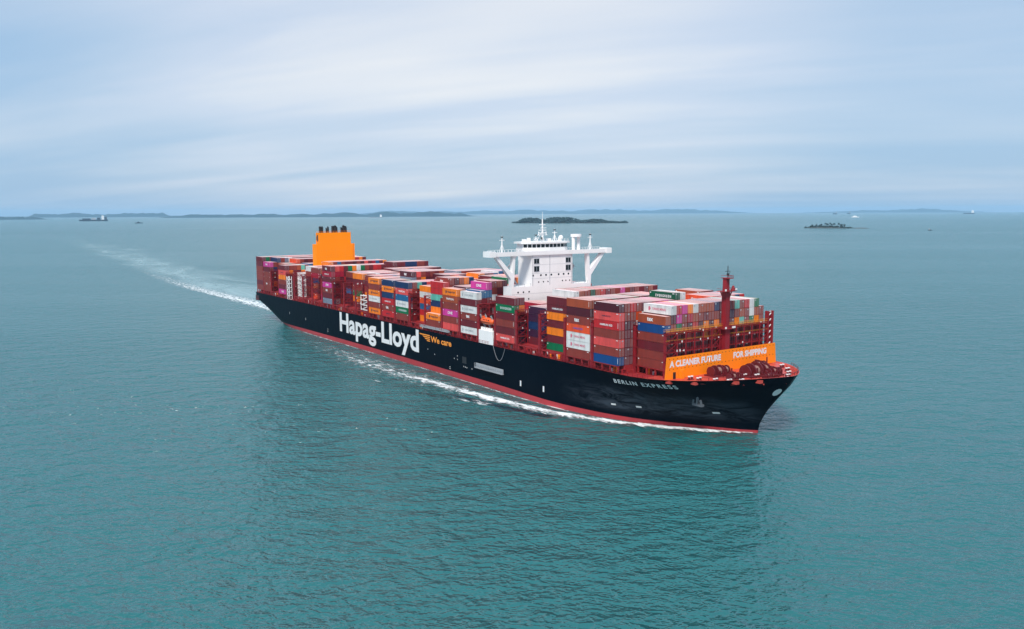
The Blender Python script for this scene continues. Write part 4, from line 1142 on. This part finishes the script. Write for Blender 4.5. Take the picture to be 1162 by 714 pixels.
ridge('hills', 30, 200, 21000, lambda t: taper(t)*(45+70*fb(t, 2, 5)), 1200)
ridge('hills', 175, 548, 15500, lambda t: taper(t, .1)*(22+52*fb(t, 3, 14)+bump_(t, .55, .06, 25)+bump_(t, .70, .05, 40)+bump_(t, .84, .045, 60)+bump_(t, .95, .018, 55)), 1200, 160)
ridge('hills', 380, 700, 33000, lambda t: taper(t, .2)*(60+140*fb(t, 4, 5)), 1500)
ridge('hills', 590, 860, 36000, lambda t: taper(t, .3)*(90+150*fb(t, 5, 5)), 1500)
ridge('hills', 900, 1130, 37000, lambda t: taper(t, .3)*(50+90*fb(t, 6, 4)+bump_(t, .75, .2, 30)), 1500)

# islands
def island_ground(name, u0, u1, d0, d1, h_, n_=48):
    c = (dirpt(u0, d0)+dirpt(u1, d1))/2; ax_ = (dirpt(u1, d1)-dirpt(u0, d0)); la = ax_.length/2; ax_.normalize(); ay_ = Vector((-ax_.y, ax_.x, 0)); lb = la*0.45
    vs = []; fs = []
    R_ = [1.0, .96, .88, .7, .45, .2]
    for k_, r_ in enumerate(R_):
        for i in range(n_):
            a = 2*math.pi*i/n_; rr = r_*(1+0.12*noise.noise(Vector((math.cos(a)*2, math.sin(a)*2, la*0.01))))
            p = c+ax_*la*rr*math.cos(a)+ay_*lb*rr*math.sin(a); z = (-0.5, h_*.3, h_*.5, h_*.7, h_*.9, h_)[k_]*(1+.3*noise.noise(Vector((a*2, k_, 1))))
            vs.append((p.x, p.y, z))
    for k_ in range(len(R_)-1):
        for i in range(n_): fs.append((k_*n_+i, k_*n_+(i+1) % n_, (k_+1)*n_+(i+1) % n_, (k_+1)*n_+i))
    fs.append(tuple((len(R_)-1)*n_+i for i in range(n_)))
    me = bpy.data.meshes.new(name); me.from_pydata(vs, [], fs); me.materials.append(M['rock'])
    o = bpy.data.objects.new(name, me); COL.objects.link(o); tag(o, kind='structure')
    return c, ax_, ay_, la, lb
# big wooded island: one forest mass of leaf clumps
c, ax_, ay_, la, lb = island_ground('island', 582, 712, 5600, 5350, 4)
rnd = random.Random(3)
def isl_h(t):                                                  # t -1..1, left to right
    tab = [(-1, 6), (-.9, 7), (-.80, 12), (-.78, 26), (-.62, 27), (-.52, 12), (-.45, 14), (-.36, 26), (-.12, 33), (.05, 27), (.15, 14), (.3, 16), (.5, 22), (.62, 13), (.72, 11), (.84, 8), (.93, 8), (.96, 12), (1, 6)]
    return lerp_tab(tab, t)*1.3
vs = []; fs = []
ico = bmesh.new(); bmesh.ops.create_icosphere(ico, subdivisions=1, radius=1.0)
iv = [v.co.copy() for v in ico.verts]; ifc = [[v.index for v in f.verts] for f in ico.faces]; ico.free()
for k_ in range(1500):
    t = rnd.uniform(-1, 1); s = rnd.uniform(-1, 1)*math.sqrt(max(0.02, 1-t*t))
    H = isl_h(t)*(1-0.55*s*s)*rnd.uniform(.55, 1.05); r_ = rnd.uniform(4, 8)
    p = c+ax_*la*t*.98+ay_*lb*s*.95; b_ = len(vs)
    sc = Vector((r_*rnd.uniform(.8, 1.4), r_*rnd.uniform(.8, 1.3), r_*rnd.uniform(.5, .9)))
    for v in iv:
        j_ = 1+0.35*noise.noise(v*2+Vector((k_, 0, 0)))
        vs.append((p.x+v.x*sc.x*j_, p.y+v.y*sc.y*j_, max(0.3, H-sc.z*.8+v.z*sc.z*j_)))
    fs += [[b_+q for q in f] for f in ifc]
    if k_ % 3 == 0:                                            # lower storey so that no trunk floats
        b_ = len(vs)
        for v in iv: vs.append((p.x+v.x*9, p.y+v.y*9, max(0.2, H*.45+v.z*H*.45)))
        fs += [[b_+q for q in f] for f in ifc]
me = bpy.data.meshes.new('island_forest'); me.from_pydata(vs, [], fs); me.materials.append(M['forest'])
o = bpy.data.objects.new('island_forest', me); COL.objects.link(o); tag(o, 'dense dark wood covering the larger low island', 'forest', None, 'stuff')
# small islet with separate palms
c, ax_, ay_, la, lb = island_ground('islet', 910, 966, 3720, 3640, 3.2)
def palm(p, h_, r_, label):
    rt_ = empty('palm_tree', p); tag(rt_, label, 'tree', 'palms and trees on the small islet')
    mb = MB(); mb.cyl((0, 0, 0), (0.6, 0.3, h_), 0.45, 0.25, n=6); mb.build('trunk', M['trunk'], rt_)
    mb = MB()
    for k_ in range(60):
        a = rnd.uniform(0, 6.283); el = rnd.uniform(-.6, 1.0); ln = 1.5*r_*rnd.uniform(.6, 1.1)
        d = Vector((math.cos(a)*math.cos(el), math.sin(a)*math.cos(el), math.sin(el))); o_ = Vector((.6, .3, h_)); sd = Vector((-d.y, d.x, 0)).normalized()*0.9
        mid_ = o_+d*ln*.5; tip = o_+d*ln+Vector((0, 0, -ln*.35))
        mb.add([o_-sd*.3, mid_-sd, tip, mid_+sd, o_+sd*.3], [(0, 1, 2, 3, 4)])
    mb.build('crown', M['palm'], rt_, fix=False)
tpos = [(-.62, 10, 5), (-.50, 12, 5), (-.36, 9, 6), (-.22, 13, 5), (-.12, 17, 5), (0.0, 14, 6), (.1, 18, 5), (.22, 13, 5), (.33, 16, 6), (.42, 17, 5), (.55, 11, 6), (.66, 13, 5), (.75, 12, 5)]
for i, (t, h_, r_) in enumerate(tpos):
    palm(c+ax_*la*t*0.95+ay_*lb*rnd.uniform(-.3, .3)+Vector((0, 0, 1.5)), h_, r_, f'{"tall" if h_ > 14 else "short"} dark palm, {ordn(i+1)} from the left on the small islet')
vs = []; fs = []
for k_ in range(160):
    t = rnd.uniform(-.85, .9); s = rnd.uniform(-.5, .5); p = c+ax_*la*t+ay_*lb*s; r_ = rnd.uniform(2, 4.5); b_ = len(vs); H = (10 if abs(t) < .65 else 5)*rnd.uniform(.4, 1)
    for v in iv: vs.append((p.x+v.x*r_*1.2, p.y+v.y*r_*1.2, max(.5, H-r_*.4+v.z*r_*.8)))
    fs += [[b_+q for q in f] for f in ifc]
me = bpy.data.meshes.new('islet_scrub'); me.from_pydata(vs, [], fs); me.materials.append(M['palm'])
o = bpy.data.objects.new('islet_scrub', me); COL.objects.link(o); tag(o, 'low scrub under the palms of the small islet', 'bushes', None, 'stuff')
island_ground('sand_spit', 966, 985, 3640, 3640, 2.6)

# ------------------------------------------------------------------ far vessels
M['far_dark'] = paint('far_hull', (0.02, 0.03, 0.05), 0.5, 0.2)
def vessel(name, u, dist, u2_, label, cat, hull_m, hw, fb_, blocks):
    a = dirpt(u, dist); b = dirpt(u2_, dist); c = (a+b)/2; d = (b-a); ln = d.length; ang = math.atan2(d.y, d.x)
    rt_ = empty(name, c); rt_.rotation_euler = (0, 0, ang); tag(rt_, label, cat)
    mb = MB(); pl = [(-.5*ln, -hw), (.36*ln, -hw), (.5*ln, 0), (.36*ln, hw), (-.5*ln, hw)]
    n_ = len(pl); vs = [(x*.96, y*.8, -0.5) for x, y in pl]+[(x, y, fb_) for x, y in pl]
    mb.add(vs, [tuple(range(n_)), tuple(reversed(range(n_, 2*n_)))]+[(i, (i+1) % n_, (i+1) % n_+n_, i+n_) for i in range(n_)]); mb.build('hull', hull_m, rt_)
    for (nm, x0, x1, z1, mt) in blocks:
        mb = MB(); mb.box(x0*ln, x1*ln, -hw*.8, hw*.8, fb_+0.02, z1); 
        if nm == 'superstructure': mb.box((x0*.7+x1*.3)*ln, (x0*.4+x1*.6)*ln, -hw*.5, hw*.5, z1, z1+4)
        if nm == 'mast': mb = MB(); mb.cyl((x0*ln, 0, fb_), (x0*ln, 0, z1), 1.0, .5, n=6)
        mb.build(nm, mt, rt_)
vessel('cargo_ship', 93, 9400, 126, 'dark loaded cargo ship with white superstructure far off at left', 'ship', M['far_dark'], 18, 14,
       [('superstructure', .28, .36, 52, M['white']), ('deck_cargo', -.38, -.10, 26, M['navy'] if 'navy' in M else M['far_dark']), ('deck_cargo', -.06, .08, 32, M['grey']), ('deck_cargo', .12, .24, 34, M['far_dark']), ('deck_cargo', .38, .46, 40, M['far_dark'])])
vessel('fishing_boat', 156, 6830, 165, 'small dark boat right of the distant cargo ship', 'boat', M['far_dark'], 7, 5, [('superstructure', -.2, .1, 9, M['far_dark'])])
vessel('tanker', 420, 12300, 436, 'pale tanker with white and red superstructure beyond the orange funnel', 'ship', M['grey'], 16, 10, [('superstructure', .28, .42, 42, M['white']), ('mast', .38, .39, 60, M['bow_red'])])
vessel('cargo_ship', 1090, 19000, 1103, 'long low cargo ship with white stern house on the horizon at right', 'ship', M['far_dark'], 20, 22, [('superstructure', .22, .42, 70, M['white'])])
vessel('cargo_ship', 943, 19500, 948, 'faint grey ship on the horizon, left one of a pair above the islet', 'ship', M['far_dark'], 20, 24, [('superstructure', .2, .4, 50, M['grey'])])
vessel('cargo_ship', 959, 21000, 963, 'faint grey ship on the horizon, right one of a pair above the islet', 'ship', M['far_dark'], 20, 28, [('superstructure', .2, .4, 60, M['grey'])])
vessel('ferry', 964, 9800, 973, 'low white ferry running fast beyond the small islet', 'boat', M['white'], 8, 8, [('superstructure', -.3, .2, 15, M['white'])])
vessel('fishing_boat', 1051, 3320, 1056, 'tiny dark boat alone at right beyond the bow', 'boat', M['far_dark'], 2.4, 2.2, [('superstructure', -.3, .05, 4.5, M['grey'])])

# ------------------------------------------------------------------ haze
mt = bpy.data.materials.new('sea_haze'); mt.use_nodes = True
t = mt.node_tree; t.nodes.clear()
o_ = N(t, 'ShaderNodeOutputMaterial'); pv = N(t, 'ShaderNodeVolumePrincipled', inp={'Density': 3.2e-5, 'Anisotropy': 0.0})
pv.inputs['Color'].default_value = (0.50, 0.76, 1.0, 1)
L(t, pv.outputs[0], o_.inputs['Volume'])
mb = MB(); mb.box(CX-45000, CX+45000, CY-45000, CY+45000, -1.0, 260.0)
hz = mb.build('haze', mt); tag(hz, 'thin blue sea haze over the whole strait', 'haze', None, 'stuff')
